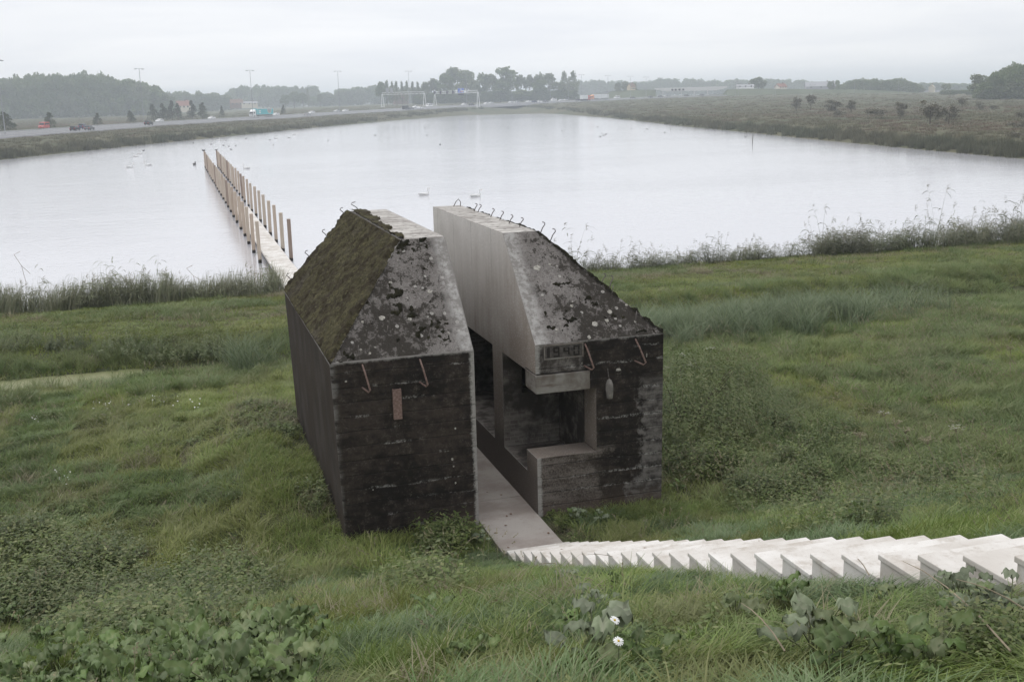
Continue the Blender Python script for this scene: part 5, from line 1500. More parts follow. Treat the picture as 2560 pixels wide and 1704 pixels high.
# ------------------------------------------------------------------ trees and woods far off
def cr(mat, *a, **k):
    V, T, tt = crown(*a, **k); return np_mesh('crown', V, None, T, mat=mat, tint=tt)
CR = {'round': [cr(M['tree1'], 1500, .085, 500 + s, 'round', 18) for s in range(4)] + [cr(M['tree2'], 1500, .08, 506 + s, 'round', 20, .2) for s in range(2)],
      'willow': [cr(M['tree2'], 1300, .08, 510 + s, 'round', 22, .2) for s in range(3)],
      'poplar': [cr(M['tree2'], 1100, .06, 514 + s, 'poplar', 22) for s in range(3)],
      'cone': [cr(M['tree3'], 1300, .06, 518 + s, 'cone', 20) for s in range(3)],
      'bush': [cr(M['shrubfar'], 1100, .07, 522 + s, 'bush', 18, .1) for s in range(4)]}
def trunk_mesh(seed):
    rg = random.Random(seed); b = MB()
    b.tube([(0, 0, -.03), (.01, 0, .2), (.0, .01, .45), (.01, 0, .72)], [.028, .022, .015, .005], 7)
    for k in range(6):
        a = rg.uniform(0, 6.28); z = rg.uniform(.2, .5)
        b.tube([(0, 0, z), (math.cos(a) * .14, math.sin(a) * .14, z + .12), (math.cos(a) * .27, math.sin(a) * .27, z + .24)], [.011, .007, .003], 5)
    return b.mesh('trunk', [M['bark']])
TR = [trunk_mesh(s) for s in range(3)]
_tn = 0
def tree(px, ytop, wpx, dist, kind, label, group, name='tree', base_py=None):
    global _tn
    _tn += 1
    if base_py is not None:
        p = at(px, base_py); dist = math.hypot(p.x, p.y)
    else:
        dd = ray(px, 250); p = Vector((dd[0] * dist, dd[1] * dist, 0)); p.z = gz(p.x, p.y)
    top = EYE + ray(px, ytop)[2] * dist
    h = max(top - p.z, .8) / (.98 if kind in ('cone', 'poplar') else .93); w = wpx * dist / FOC * 1.06
    o = empty(name, (p.x, p.y, p.z - .05), random.uniform(0, 6.28), label, 'tree' if kind != 'bush' else 'bush', group)
    wx = w / {'round': .85, 'willow': .85, 'poplar': .62, 'cone': .72, 'bush': .85}[kind]
    place('crown', CR[kind][_tn % len(CR[kind])], o, None, None, (wx, wx, h))
    place('trunk', TR[_tn % 3], o, None, None, (min(wx, h), min(wx, h), h))
    return o

G = 'tall trees behind the motorway'
for a in ((1064, 207, 22, 900, 'willow', 'slim tree at the near end of the tall tree group behind the gantry'), (1085, 199, 34, 905, 'willow', 'small airy tree before the big crowns behind the gantry'),
          (1112, 188, 46, 900, 'round', 'broad grey-green tree left of the tallest pair behind the gantry'), (1138, 172, 60, 930, 'willow', 'tallest tree above the gantry with open branches'),
          (1168, 181, 62, 900, 'round', 'massive dark round tree behind the blue sign'), (1200, 190, 46, 930, 'round', 'round tree beside the massive one, behind the gantry leg'),
          (1225, 188, 42, 935, 'willow', 'thin-crowned tree in the gap after the gantry'), (1268, 174, 64, 930, 'round', 'high domed tree in the middle of the group'),
          (1252, 205, 44, 900, 'round', 'dark tree in front of the high domed one'), (1302, 190, 34, 940, 'willow', 'airy tree right of the domed one'),
          (1325, 190, 32, 945, 'willow', 'airy tree with sky showing through, middle of the group'), (1350, 188, 34, 945, 'willow', 'light-crowned tree before the last pairs'),
          (1372, 186, 38, 940, 'willow', 'tall light tree above the round dark one'), (1348, 205, 50, 900, 'round', 'round dark tree low in the group'),
          (1305, 226, 44, 890, 'round', 'low dark bushy tree at the motorway verge'), (1395, 207, 42, 900, 'round', 'round green tree before the last pair'),
          (1412, 184, 28, 940, 'poplar', 'first of the two tall narrow trees closing the group'), (1432, 182, 34, 935, 'poplar', 'second of the two tall narrow trees closing the group')):
    tree(*a, G)
G = 'thin poplars left of the tall trees'
for a in ((953, 209, 26, 900, 'round', 'dark round tree at the left end of the poplar row'), (968, 206, 20, 905, 'poplar', 'poplar next to the dark round tree'), (981, 207, 16, 910, 'poplar', 'third poplar of the row behind the blank signs'),
          (992, 206, 16, 900, 'poplar', 'poplar just right of the blank signs'), (1006, 208, 14, 905, 'poplar', 'thin poplar midway to the lamp mast'), (1018, 206, 16, 900, 'poplar', 'poplar left of the lamp mast'),
          (1033, 207, 16, 905, 'poplar', 'poplar right of the lamp mast'), (1046, 209, 16, 905, 'poplar', 'last poplar before the tall trees')):
    tree(*a, G)
G = 'young trees along the motorway verge'
for px, yt, yb, w, l in ((14, 280, 326, 46, 'bushy young tree at the left picture edge beyond the motorway'), (126, 280, 319, 30, 'small dark tree behind the red van'), (245, 283, 311, 22, 'small pale tree on the verge'),
                         (327, 277, 305, 24, 'small dark tree left of the first lamp mast'), (384, 260, 299, 26, 'first of the dark conical trees right of the mast'), (409, 259, 298, 28, 'second dark conical tree'),
                         (432, 252, 298, 26, 'tallest dark conical tree of the verge'), (446, 258, 298, 22, 'dark conical tree joined to the tallest one'), (482, 252, 295, 26, 'lighter green tree with a pointed top'),
                         (508, 257, 295, 28, 'round lighter green tree closing the verge group'), (556, 264, 291, 12, 'thin young tree before the farm'), (709, 262, 283, 12, 'thin young tree behind the turquoise truck')):
    tree(px, yt, w, 0, 'cone', l, G, 'verge_tree', base_py=yb + 3)
G = 'single far trees'
for a in ((1895, 195, 40, 1000, 'round', 'single round dark tree on the far dike'), (1562, 205, 28, 1050, 'round', 'round tree on the bank left of the overpass'), (1545, 209, 18, 1050, 'round', 'smaller tree beside the round one left of the overpass'),
          (1585, 211, 16, 1050, 'round', 'low tree next to the yellow house'), (2073, 205, 12, 950, 'round', 'small dark tree at the far crossroads'), (2081, 202, 11, 950, 'cone', 'pointed spruce at the far crossroads'),
          (2092, 202, 14, 950, 'round', 'small crowned tree right of the spruce'), (2362, 211, 22, 900, 'round', 'round dark tree standing alone before the pale woods'), (2443, 190, 46, 640, 'round', 'domed tree left of the big dark wood'),
          (770, 222, 8, 1150, 'poplar', 'slender dark poplar rising from the farm trees'), (735, 232, 30, 1150, 'round', 'dark farm tree before the wooded hill'), (712, 240, 24, 1140, 'round', 'lower dark farm tree at the end of the farm'),
          (757, 234, 26, 1150, 'round', 'dark farm tree beside the slender poplar'), (800, 236, 14, 1150, 'round', 'pale green roadside tree past the farm')):
    tree(*a, G)
G = 'bare shrubs on the far bank'
for px, yt, yb, w, l in ((1991, 242, 280, 24, 'dark narrow shrub on the rough bank, first from the left'), (2026, 238, 276, 24, 'faint twiggy shrub beside the dark narrow one'), (2085, 250, 284, 40, 'wide faint shrub on the rough bank'),
                         (2098, 272, 294, 30, 'low dark shrub in front of the wide faint one'), (2128, 250, 282, 22, 'dark shrub top right of the wide faint one'), (2190, 272, 298, 54, 'low spreading dark shrub on the rough bank'),
                         (2250, 256, 300, 28, 'twiggy upright shrub with bare stems'), (2325, 248, 312, 52, 'largest grey shrub on the rough bank'), (2372, 262, 312, 40, 'dark shrub leaning beside the largest one'),
                         (2405, 245, 272, 22, 'faint tall shrub above the leaning one'), (2448, 256, 276, 22, 'small shrub in the far grass toward the wood'), (2482, 260, 276, 20, 'small dark shrub below the big wood'),
                         (2545, 302, 322, 44, 'low shrub at the right picture edge on the bank'), (2552, 280, 300, 24, 'faint shrub at the right picture edge'), (2540, 330, 345, 40, 'dark low scrub on the bank edge at the right')):
    tree(px, yt, w, 0, 'bush', l, G, 'bank_shrub', base_py=yb)

# woods that read as one mass
C_wood = coll('wood_trees', CR['round'][:4] + [CR['willow'][0]])
def wood(name, label, dist, line, depth, step, width, seed):
    r = np.random.default_rng(seed)
    pxs = np.array([a for a, b in line], float); pys = np.array([b for a, b in line], float)
    P, S, I = [], [], []
    for row in range(max(1, int(depth / (width * .8)))):
        d = dist + row * width * .8
        stp = step * FOC / d
        for px in np.arange(pxs[0], pxs[-1], stp):
            px = px + r.normal(0, stp * .25); dd = ray(px, 250)
            q = d + r.normal(0, width * .25)
            x_, y_ = dd[0] * q, dd[1] * q; z_ = gz(x_, y_)
            top = EYE + ray(px, float(np.interp(px, pxs, pys)))[2] * q
            h = (top - z_) / .93 * r.uniform(.88, 1.03)
            if h < 2: continue
            w = width * r.uniform(.8, 1.25)
            P.append((x_, y_, z_ - .04 * h)); S.append((w, w, h * 1.04)); I.append(r.integers(0, 5))
            P.append((x_, y_, z_ - .25 * h)); S.append((w * 1.15, w * 1.15, h * .9)); I.append(r.integers(0, 5))
    n = len(P)
    rot = np.stack([np.zeros(n), np.zeros(n), r.uniform(0, 6.28, n)], 1)
    scatter(name, np.array(P), rot, np.array(S), np.array(I), C_wood, label)
wood('forest', 'large hazy wood at the left beyond the motorway', 1000, [(-150, 212), (-60, 205), (0, 200), (60, 198), (130, 195), (200, 191), (250, 192), (290, 203), (330, 207), (375, 216), (398, 226), (410, 243)], 90, 9, 19, 601)
wood('forest', 'pale wood line behind the red-roofed farm', 1250, [(398, 232), (480, 233), (540, 237), (575, 240)], 60, 11, 19, 602)
wood('forest', 'flat-topped pale wooded hill behind the turquoise truck', 1550, [(560, 240), (572, 226), (592, 219), (700, 217), (788, 220), (800, 230), (806, 240)], 60, 13, 22, 603)
wood('forest', 'pale wood between the hill and the poplars', 1350, [(796, 240), (806, 234), (830, 228), (900, 221), (950, 217), (1060, 222)], 60, 12, 20, 604)
wood('forest', 'pale distant wood behind the far verge', 1700, [(1425, 206), (1480, 203), (1560, 205), (1640, 206)], 60, 14, 22, 605)
wood('forest', 'long pale wood line above the overpass', 1750, [(1625, 206), (1640, 200), (1660, 198), (1760, 202), (1800, 203), (1900, 199), (1990, 202), (2030, 205), (2040, 216)], 60, 14, 22, 606)
wood('forest', 'dark low wood right of the far crossroads', 980, [(2104, 214), (2112, 205), (2150, 199), (2190, 201), (2205, 204), (2240, 198), (2268, 203), (2290, 211), (2297, 226)], 50, 7, 13, 607)
wood('forest', 'faint woods at the horizon right of the dark low wood', 1500, [(2280, 209), (2330, 208), (2380, 210), (2420, 210), (2470, 216)], 50, 12, 19, 608)
wood('forest', 'big dark wood at the right picture edge', 600, [(2458, 214), (2470, 197), (2490, 184), (2515, 172), (2535, 165), (2560, 168), (2620, 166), (2700, 170)], 60, 6, 11, 609)
wood('hedge', 'low scrub in front of the faint woods', 800, [(2360, 226), (2420, 226), (2470, 230)], 20, 3.5, 5, 610)
wood('undergrowth', 'low verge scrub under the tall trees', 900, [(1040, 238), (1100, 232), (1200, 230), (1300, 228), (1440, 226)], 16, 4.0, 9, 611)

# ------------------------------------------------------------------ motorway furniture
def hit_road(px, py):
    p = at(px, py, .4)
    k = int(np.argmin((RE[:, 0] + RN[:, 0] * 17 - p.x) ** 2 + (RE[:, 1] + RN[:, 1] * 17 - p.y) ** 2))
    o = float(np.dot(np.array([p.x, p.y]) - RE[k], RN[k]))
    return p, k, o
gr = empty('guard_rail', road_pt(60, 17), 0, 'long steel guard rail down the middle of the motorway', 'guard rail')
b = MB()
for k in range(20, 150):
    a, c = road_pt(k, 17), road_pt(k + 1, 17)
    for z0, z1 in ((.45, .78),):
        b.add([(a[0], a[1], a[2] + z0), (c[0], c[1], c[2] + z0), (c[0], c[1], c[2] + z1), (a[0], a[1], a[2] + z1)], [(0, 1, 2, 3)])
        n_ = RN[k] * .12
        b.add([(a[0] - n_[0], a[1] - n_[1], a[2] + z0), (c[0] - n_[0], c[1] - n_[1], c[2] + z0), (c[0] - n_[0], c[1] - n_[1], c[2] + z1), (a[0] - n_[0], a[1] - n_[1], a[2] + z1)], [(0, 1, 2, 3)])
        b.add([(a[0] - n_[0], a[1] - n_[1], a[2] + z1), (c[0] - n_[0], c[1] - n_[1], c[2] + z1), (c[0], c[1], c[2] + z1), (a[0], a[1], a[2] + z1)], [(0, 1, 2, 3)])
child(b, 'rail', M['galv'], gr)
b = MB()
for k in range(20, 150):
    a = road_pt(k, 17.1); b.box(a[0] - .06, a[0] + .06, a[1] - .06, a[1] + .06, a[2] - .1, a[2] + .6)
o = child(b, 'post', M['galv'], gr); o['kind'] = 'stuff'

LMAST = MB().tube([(0, 0, -.4), (0, 0, .55), (0, 0, 1.0)], [.17, .12, .08], 7).mesh('mast', [M['mast']])
LARM = MB().box(-2.0, 2.0, -.07, .07, -.06, .06).mesh('arm', [M['mast']])
LHEAD = MB().frustum((-.55, .55, -.22, .22, -.12), (-.45, .45, -.16, .16, .12)).mesh('lamp_head', [M['mast']])
MASTS = [(3, 327, 'lamp mast cut by the left picture edge', 420, 150), (355, 172, 'lamp mast right of the big wood, nearest tall one', 0, 0), (630, 176, 'lamp mast rising above the turquoise truck', 0, 0), (848, 178, 'lamp mast between the truck and the gantry', 0, 0),
         (1024, 178, 'lamp mast above the poplars at the gantry', 0, 0), (1167, 181, 'lamp mast in front of the massive tree, by the blue sign', 0, 0), (1280, 186, 'lamp mast in front of the high domed tree', 0, 0),
         (1376, 200, 'lamp mast among the last trees of the tall group', 0, 0), (1421, 204, 'lamp mast before the two narrow trees', 0, 0), (1454, 187, 'first lamp mast after the tall trees', 0, 0), (1520, 189, 'second lamp mast after the tall trees', 0, 0), (1576, 191, 'lamp mast above the yellow house', 0, 0),
         (1615, 193, 'lamp mast left of the overpass', 0, 0), (1650, 194, 'lamp mast above the overpass', 0, 0), (1838, 205, 'first thin mast right of the overpass', 0, 0), (1846, 208, 'second thin mast right of the overpass', 0, 0), (1938, 214, 'thin mast by the white far house', 0, 0),
         (2135, 200, 'mast in front of the dark low wood', 0, 0), (2245, 199, 'mast at the end of the dark low wood', 0, 0), (2030, 212, 'thin mast before the far crossroads', 0, 0)]
for i, (px, yt, l, dd_, hh_) in enumerate(MASTS):
    d = ray(px, 250); t = np.linspace(200, 1500, 2600)
    off = road_offset(d[0] * t, d[1] * t)
    j = int(np.argmax(off > 17.6)) if (off > 17.6).any() else 1600
    dist = float(t[j])
    if px > 1700: dist = 800.0
    if i == 0: yt = 150
    x_, y_ = d[0] * dist, d[1] * dist
    k = int(np.argmin((RE[:, 0] + RN[:, 0] * 17 - x_) ** 2 + (RE[:, 1] + RN[:, 1] * 17 - y_) ** 2))
    z_ = float(RZ[k]) if px < 1700 else gz(x_, y_)
    h = EYE + ray(px, yt)[2] * dist - z_
    o = empty('lamp_mast', (x_, y_, z_), math.atan2(RN[k, 1], RN[k, 0]) + 1.2, l, 'lamp post', 'motorway lamp masts')
    w = 1.0 if dist > 600 else .8
    place('mast', LMAST, o, None, None, (1.0, 1.0, h))
    place('arm', LARM, o, (0, 0, h), None, .9)
    for s in (-1, 1): place('lamp_head', LHEAD, o, (s * 1.9, 0, h - .15))

# gantries over both carriageways
def gantry(px0, px1, y0, y1, bases, label, signs):
    """truss gantry from pixel px0 to px1, beam top at y0..y1, standing at the given ground rows"""
    A = at(px0, bases[0], .3); B = at(px1, bases[1], .3)
    dA, dB = math.hypot(A.x, A.y), math.hypot(B.x, B.y)
    zA = EYE + ray(px0, y0)[2] * dA; zB = EYE + ray(px1, y1)[2] * dB
    o = empty('road_gantry', tuple(A), 0, label, 'gantry', 'gantries over the motorway')
    top0, top1 = Vector((A.x, A.y, zA)), Vector((B.x, B.y, zB))
    for (q, top) in ((A, top0), (B, top1)):
        side = (top1 - top0).normalized(); sv = Vector((-side.y, side.x, 0)) * 1.6 + side * 1.3
        for s in (-1, 1):
            child(MB().tube([tuple(q + sv * s * .5 + Vector((0, 0, -.8))), tuple(top - Vector((0, 0, .9)) + sv * s * .12)], .24, 6), 'leg', M['mast_white'], o)
        child(MB().box(q.x - 1.4, q.x + 1.4, q.y - 1.0, q.y + 1.0, q.z - .9, q.z + .35), 'footing', M['bridge'], o)
    tr = MB(); L = (top1 - top0).length; nseg = int(L / 1.9); u = (top1 - top0) / nseg
    for z in (0, -1.5): tr.tube([tuple(top0 + Vector((0, 0, z))), tuple(top1 + Vector((0, 0, z)))], .14, 5)
    for k in range(nseg):
        a = top0 + u * k; c = a + u
        tr.tube([tuple(a + Vector((0, 0, -1.5 * (k % 2)))), tuple(c + Vector((0, 0, -1.5 * ((k + 1) % 2))))], .075, 4)
    child(tr, 'truss', M['mast_white'], o)
    fwd = Vector((-A.x, -A.y, 0)).normalized(); hor = Vector((-fwd.y, fwd.x, 0))
    if hor.dot(top1 - top0) < 0: hor = -hor
    for (f, w, h, kind, dz) in signs:
        c = top0.lerp(top1, f) + fwd * .5 + Vector((0, 0, dz))
        def slab(cc, w_, h_, th, name, mat, par):
            vs = []
            for e in (0, th):
                for sx, sz in ((-1, -1), (1, -1), (1, 1), (-1, 1)):
                    vs.append(tuple(cc + hor * (sx * w_ / 2) + Vector((0, 0, sz * h_ / 2)) + fwd * e))
            return child(MB().add(vs, [(0, 1, 2, 3), (4, 7, 6, 5), (0, 4, 5, 1), (1, 5, 6, 2), (2, 6, 7, 3), (3, 7, 4, 0)]), name, mat, par)
        if kind == 'matrix': slab(c, w, h, .3, 'matrix_sign', M['black_panel'], o)
        elif kind == 'blank': slab(c, w, h, .1, 'blank_sign', M['roof_grey'], o)
        else:
            pl = slab(c, w, h, .15, 'direction_sign', M['blue_sign'], o)
            f2 = fwd * .17
            slab(c + f2 + Vector((0, 0, h * .47)), w * .96, .12, .03, 'border', M['line'], pl); slab(c + f2 - Vector((0, 0, h * .47)), w * .96, .12, .03, 'border', M['line'], pl)
            for s in (-1, 1): slab(c + f2 + hor * (s * w * .48), .12, h * .88, .03, 'border', M['line'], pl)
            slab(c + f2 + Vector((0, 0, h * .27)), w * .22, h * .15, .03, 'lettering', M['line'], pl)
            slab(c + f2 + Vector((0, 0, h * .04)) + hor * .3, w * .55, h * .10, .03, 'lettering', M['line'], pl)
            slab(c + f2 - Vector((0, 0, h * .22)) + hor * .5, w * .42, h * .16, .03, 'destination_strip', M['orange'], pl)
            slab(c + f2 - Vector((0, 0, h * .25)) - hor * (w * .28), w * .06, h * .3, .03, 'arrow', M['line'], pl)
    return o
gantry(1088, 1196, 229, 226, (264, 268), 'white truss gantry carrying black lane signs and a blue direction sign',
       [(.01, 1.7, 1.9, 'matrix', -.75), (.155, 1.7, 1.9, 'matrix', -.75), (.32, 1.7, 1.9, 'matrix', -.75), (.46, 1.7, 1.9, 'matrix', -.75), (.635, 4.2, 3.1, 'blue', .1), (.635, 3.6, 1.2, 'matrix', -2.3)])
gantry(957, 1062, 232, 229, (267, 264), 'plain white truss gantry over the far carriageway',
       [(.13, 2.0, 3.4, 'blank', 1.6), (.23, 2.0, 3.4, 'blank', 1.6)])

# overpass at the far bend
OPD = 900.0
def opx(px, py): return at_dist(px, py, OPD)
ob = empty('overpass', tuple(opx(1725, 236)), 0, 'long pale concrete overpass with lane signs at the far bend of the motorway', 'bridge')
L0, L1 = opx(1636, 222), opx(1818, 221)
zt0, zt1 = L0.z, L1.z
fw = Vector((L0.x, L0.y, 0)).normalized()
vs = []
for e in (0, 11):
    for P_, dz in ((L0, .35), (L0, -.6), (opx(1668, 222), -2.6), (opx(1790, 222), -2.6), (L1, -.6), (L1, .5)):
        q = Vector((P_.x, P_.y, zt0 + dz)) + fw * e; vs.append(tuple(q))
n6 = 6
child(MB().add(vs, [tuple(range(6)), tuple(reversed(range(6, 12)))] + [(k, (k + 1) % 6, 6 + (k + 1) % 6, 6 + k) for k in range(6)]), 'deck', M['bridge'], ob)
for px, w in ((1659, .9), (1705, .7), (1737, .9), (1771, .7)):
    q = opx(px, 226); g_ = gz(q.x, q.y)
    child(MB().box(q.x - w / 2, q.x + w / 2, q.y + 1, q.y + 2, g_ - 1, zt0 - 2.3), 'pier', M['bridge'], ob)
for px in (1679, 1687.5, 1697, 1706.5):
    q = opx(px, 224)
    child(MB().box(q.x - .7, q.x + .7, q.y - 1.6, q.y - 1.0, zt0 - 2.0, zt0 - .6), 'matrix_sign', M['black_panel'], ob)
# embankments carrying the crossing road
def embank(label, pts_top, dist, drop, name='embankment'):
    mb = MB(); prev = None
    for px, yt in pts_top:
        q = at_dist(px, yt, dist); g_ = gz(q.x, q.y) - 1.0
        f = Vector((q.x, q.y, 0)).normalized()
        a = q - f * max(0, (q.z - g_) * 2.0); c = q + f * 12; e = c + f * max(0, (q.z - g_) * 2.0)
        ring = [(a.x, a.y, g_), tuple(q), (c.x, c.y, q.z), (e.x, e.y, g_)]
        if prev: 
            k = len(mb.v); mb.v += [tuple(map(float, v)) for v in prev + ring]
            for j in range(3): mb.f.append((k + j, k + 4 + j, k + 5 + j, k + j + 1)); mb.m.append(0)
        prev = ring
    tag(mb.build(name, M['embank']), label, kind='structure')
M['embank'] = plain('mown_embankment_grass', (.105, .12, .075), .95, .1, var=.15, scale=.1)
embank('grassy embankment left of the overpass', [(1430, 246), (1480, 236), (1520, 229), (1560, 227), (1600, 225), (1640, 225)], 905, 0)
embank('grassy embankment right of the overpass', [(1806, 236), (1818, 224), (1860, 222), (1980, 223), (2060, 224), (2140, 224), (2230, 228), (2300, 232), (2420, 240)], 900, 0)
sl_ = MB()
A_, B_ = at_dist(1480, 243, 892), at_dist(1520, 231, 898)
tag(MB().add([tuple(A_ + Vector((-2, -2, .3))), tuple(A_ + Vector((4, -2, .3))), tuple(B_ + Vector((4, 0, .8))), tuple(B_ + Vector((-2, 0, .8)))], [(0, 1, 2, 3)]).build('slip_road', M['asphalt']), 'pale slip road climbing to the overpass', kind='structure')

# ------------------------------------------------------------------ vehicles
def extrude(mb, prof, w0, w1=None, m=0):
    w1 = w1 if w1 is not None else w0
    n = len(prof)
    vs = [(x_, -w0, z_) for x_, z_ in prof] + [(x_, w0, z_) for x_, z_ in prof]
    mb.add(vs, [tuple(range(n)), tuple(reversed(range(n, 2 * n)))] + [(k, n + k, n + (k + 1) % n, (k + 1) % n) for k in range(n)], m)
def wheel_mesh():
    b_ = MB(); b_.tube([(0, -.11, 0), (0, -.12, 0), (0, .10, 0), (0, .11, 0)], [.25, .32, .32, .25], 14, 0)
    return b_.mesh('wheel', [M['tyre']], True)
WH = wheel_mesh()
RIM = MB().tube([(0, -.125, 0), (0, -.115, 0)], [.17, .20], 10).tube([(0, .115, 0), (0, .125, 0)], [.20, .17], 10).mesh('rim', [M['rim']])
def car_parts(kind):
    b_, g_ = MB(), MB()
    if kind == 'van':
        extrude(b_, [(-2.5, .32), (-2.55, .9), (-2.5, 2.0), (-2.35, 2.12), (.9, 2.12), (1.15, 1.98), (1.75, 1.15), (2.4, .98), (2.52, .6), (2.48, .32)], .93)
        g_.add([(1.19, -.8, 1.93), (1.19, .8, 1.93), (1.74, .82, 1.2), (1.74, -.82, 1.2)], [(0, 1, 2, 3)])
        for s in (-.937, .937): g_.add([(.35, s, 1.85), (1.02, s, 1.85), (1.5, s, 1.2), (.35, s, 1.2)], [(0, 1, 2, 3)]); g_.add([(-2.2, s, 1.8), (.2, s, 1.8), (.2, s, 1.3), (-2.2, s, 1.3)], [(0, 1, 2, 3)])
        g_.add([(-2.535, -.7, 1.9), (-2.535, .7, 1.9), (-2.555, .75, 1.2), (-2.555, -.75, 1.2)], [(0, 1, 2, 3)])
        return b_, g_, (-1.55, 1.6), 1.08
    cab = {'hatch': (-1.95, 1.05, -1.65, .35), 'estate': (-2.1, 1.0, -1.85, .35), 'sedan': (-1.55, 1.0, -1.0, .3), 'suv': (-2.05, .95, -1.8, .35)}[kind]
    extrude(b_, [(-2.12, .30), (-2.2, .58), (-2.12, .86), (-1.95, .93), (1.0, .95), (1.95, .80), (2.16, .6), (2.14, .30)], .88)
    b_.frustum((cab[0], cab[1], -.82, .82, .925), (cab[2], cab[3], -.64, .64, 1.44))
    f = lambda t: tuple(cab[i] + (cab[i + 2] - cab[i]) * t for i in (0, 1)) + (.82 - .18 * t,)
    a, c = f(.12), f(.86); z0, z1 = .925 + .515 * .12, .925 + .515 * .86
    e = .012
    for s in (-1, 1):
        mx = (a[0] + a[1]) / 2 - .15
        g_.add([(a[0] + .22, s * (a[2] + e), z0), (mx - .04, s * (a[2] + e), z0), (mx - .04, s * (c[2] + e), z1), (c[0] + .2, s * (c[2] + e), z1)], [(0, 1, 2, 3)])
        g_.add([(mx + .04, s * (a[2] + e), z0), (a[1] - .2, s * (a[2] + e), z0), (c[1] - .14, s * (c[2] + e), z1), (mx + .04, s * (c[2] + e), z1)], [(0, 1, 2, 3)])
    g_.add([(a[1] + e, -a[2] + .08, z0), (a[1] + e, a[2] - .08, z0), (c[1] + e, c[2] - .08, z1), (c[1] + e, -c[2] + .08, z1)], [(0, 1, 2, 3)])
    g_.add([(a[0] - e, -a[2] + .08, z0), (a[0] - e, a[2] - .08, z0), (c[0] - e, c[2] - .08, z1), (c[0] - e, -c[2] + .08, z1)], [(0, 1, 2, 3)])
    return b_, g_, (-1.32, 1.32), (1.18 if kind == 'suv' else 1.0)
CARS = {}
for kd in ('hatch', 'estate', 'sedan', 'suv', 'van'):
    b_, g_, ax, sc_z = car_parts(kd)
    bme = b_.mesh('body', [M['p_black']]); bevel_mesh(bme, .05, 2)
    gme = g_.mesh('window', [M['glass']])
    one = MB(); one.add(b_.v, b_.f, 0); one.add(g_.v, g_.f, 1)
    for s in (-1, 1):
        for a in ax: one.tube([(a, s * .80, .32), (a, s * .90, .32)], .32, 10, 2)
    CARS[kd] = (bme, gme, ax, sc_z, one.mesh('car_small', [M['p_black'], M['glass'], M['tyre']]))
HL = MB().box(-.06, .06, -.18, .18, -.08, .08).mesh('headlight', [M['lamp']])
TL = MB().box(-.05, .05, -.14, .14, -.14, .14).mesh('tail_light', [M['taillamp']])
def car(px, py, kind, colour, label, full=False, fwd=1, group='cars on the motorway'):
    p, k, o_ = hit_road(px, py)
    side = 1 if fwd else -1
    ang = math.atan2(RT[k, 1], RT[k, 0]) + (0 if fwd else math.pi)
    o_ = min(max(o_, 2.0), 32.0)
    if fwd: o_ = min(o_, 12.4)
    else: o_ = max(o_, 21.6)
    d = ray(px, py); t = np.linspace(200, 1300, 4400); off = road_offset(d[0] * t, d[1] * t)
    j = int(np.argmax(off > o_)) if (off > o_).any() else None
    if j: x_, y_ = d[0] * t[j], d[1] * t[j]
    else: x_, y_ = p.x, p.y
    k = int(np.argmin((RE[:, 0] + RN[:, 0] * o_ - x_) ** 2 + (RE[:, 1] + RN[:, 1] * o_ - y_) ** 2))
    loc = (x_, y_, float(RZ[k]) + .008)
    ang = math.atan2(RT[k, 1], RT[k, 0]) + (0 if fwd else math.pi)
    bme, gme, ax, sz, one = CARS[kind]
    nm = 'van' if kind == 'van' else 'car'
    pm_ = M['p_' + colour]
    if not full:
        ob_ = place(nm, one, None, loc, (0, 0, ang), (1.0, 1.0, sz), [pm_, M['glass'], M['tyre']])
        return tag(ob_, label, nm, group)
    ob_ = empty(nm, loc, ang, label, nm, group); ob_.scale = (1, 1, sz)
    place('body', bme, ob_, mats=[pm_]); place('window', gme, ob_)
    for s in (-1, 1):
        for a in ax:
            w_ = place('wheel', WH, ob_, (a, s * .80, .32)); place('rim', RIM, w_)
        fx = 2.13 if kind != 'van' else 2.48
        place('headlight', HL, ob_, (fx, s * .62, .66)); place('tail_light', TL, ob_, (-2.17 if kind != 'van' else -2.54, s * .68, .72))
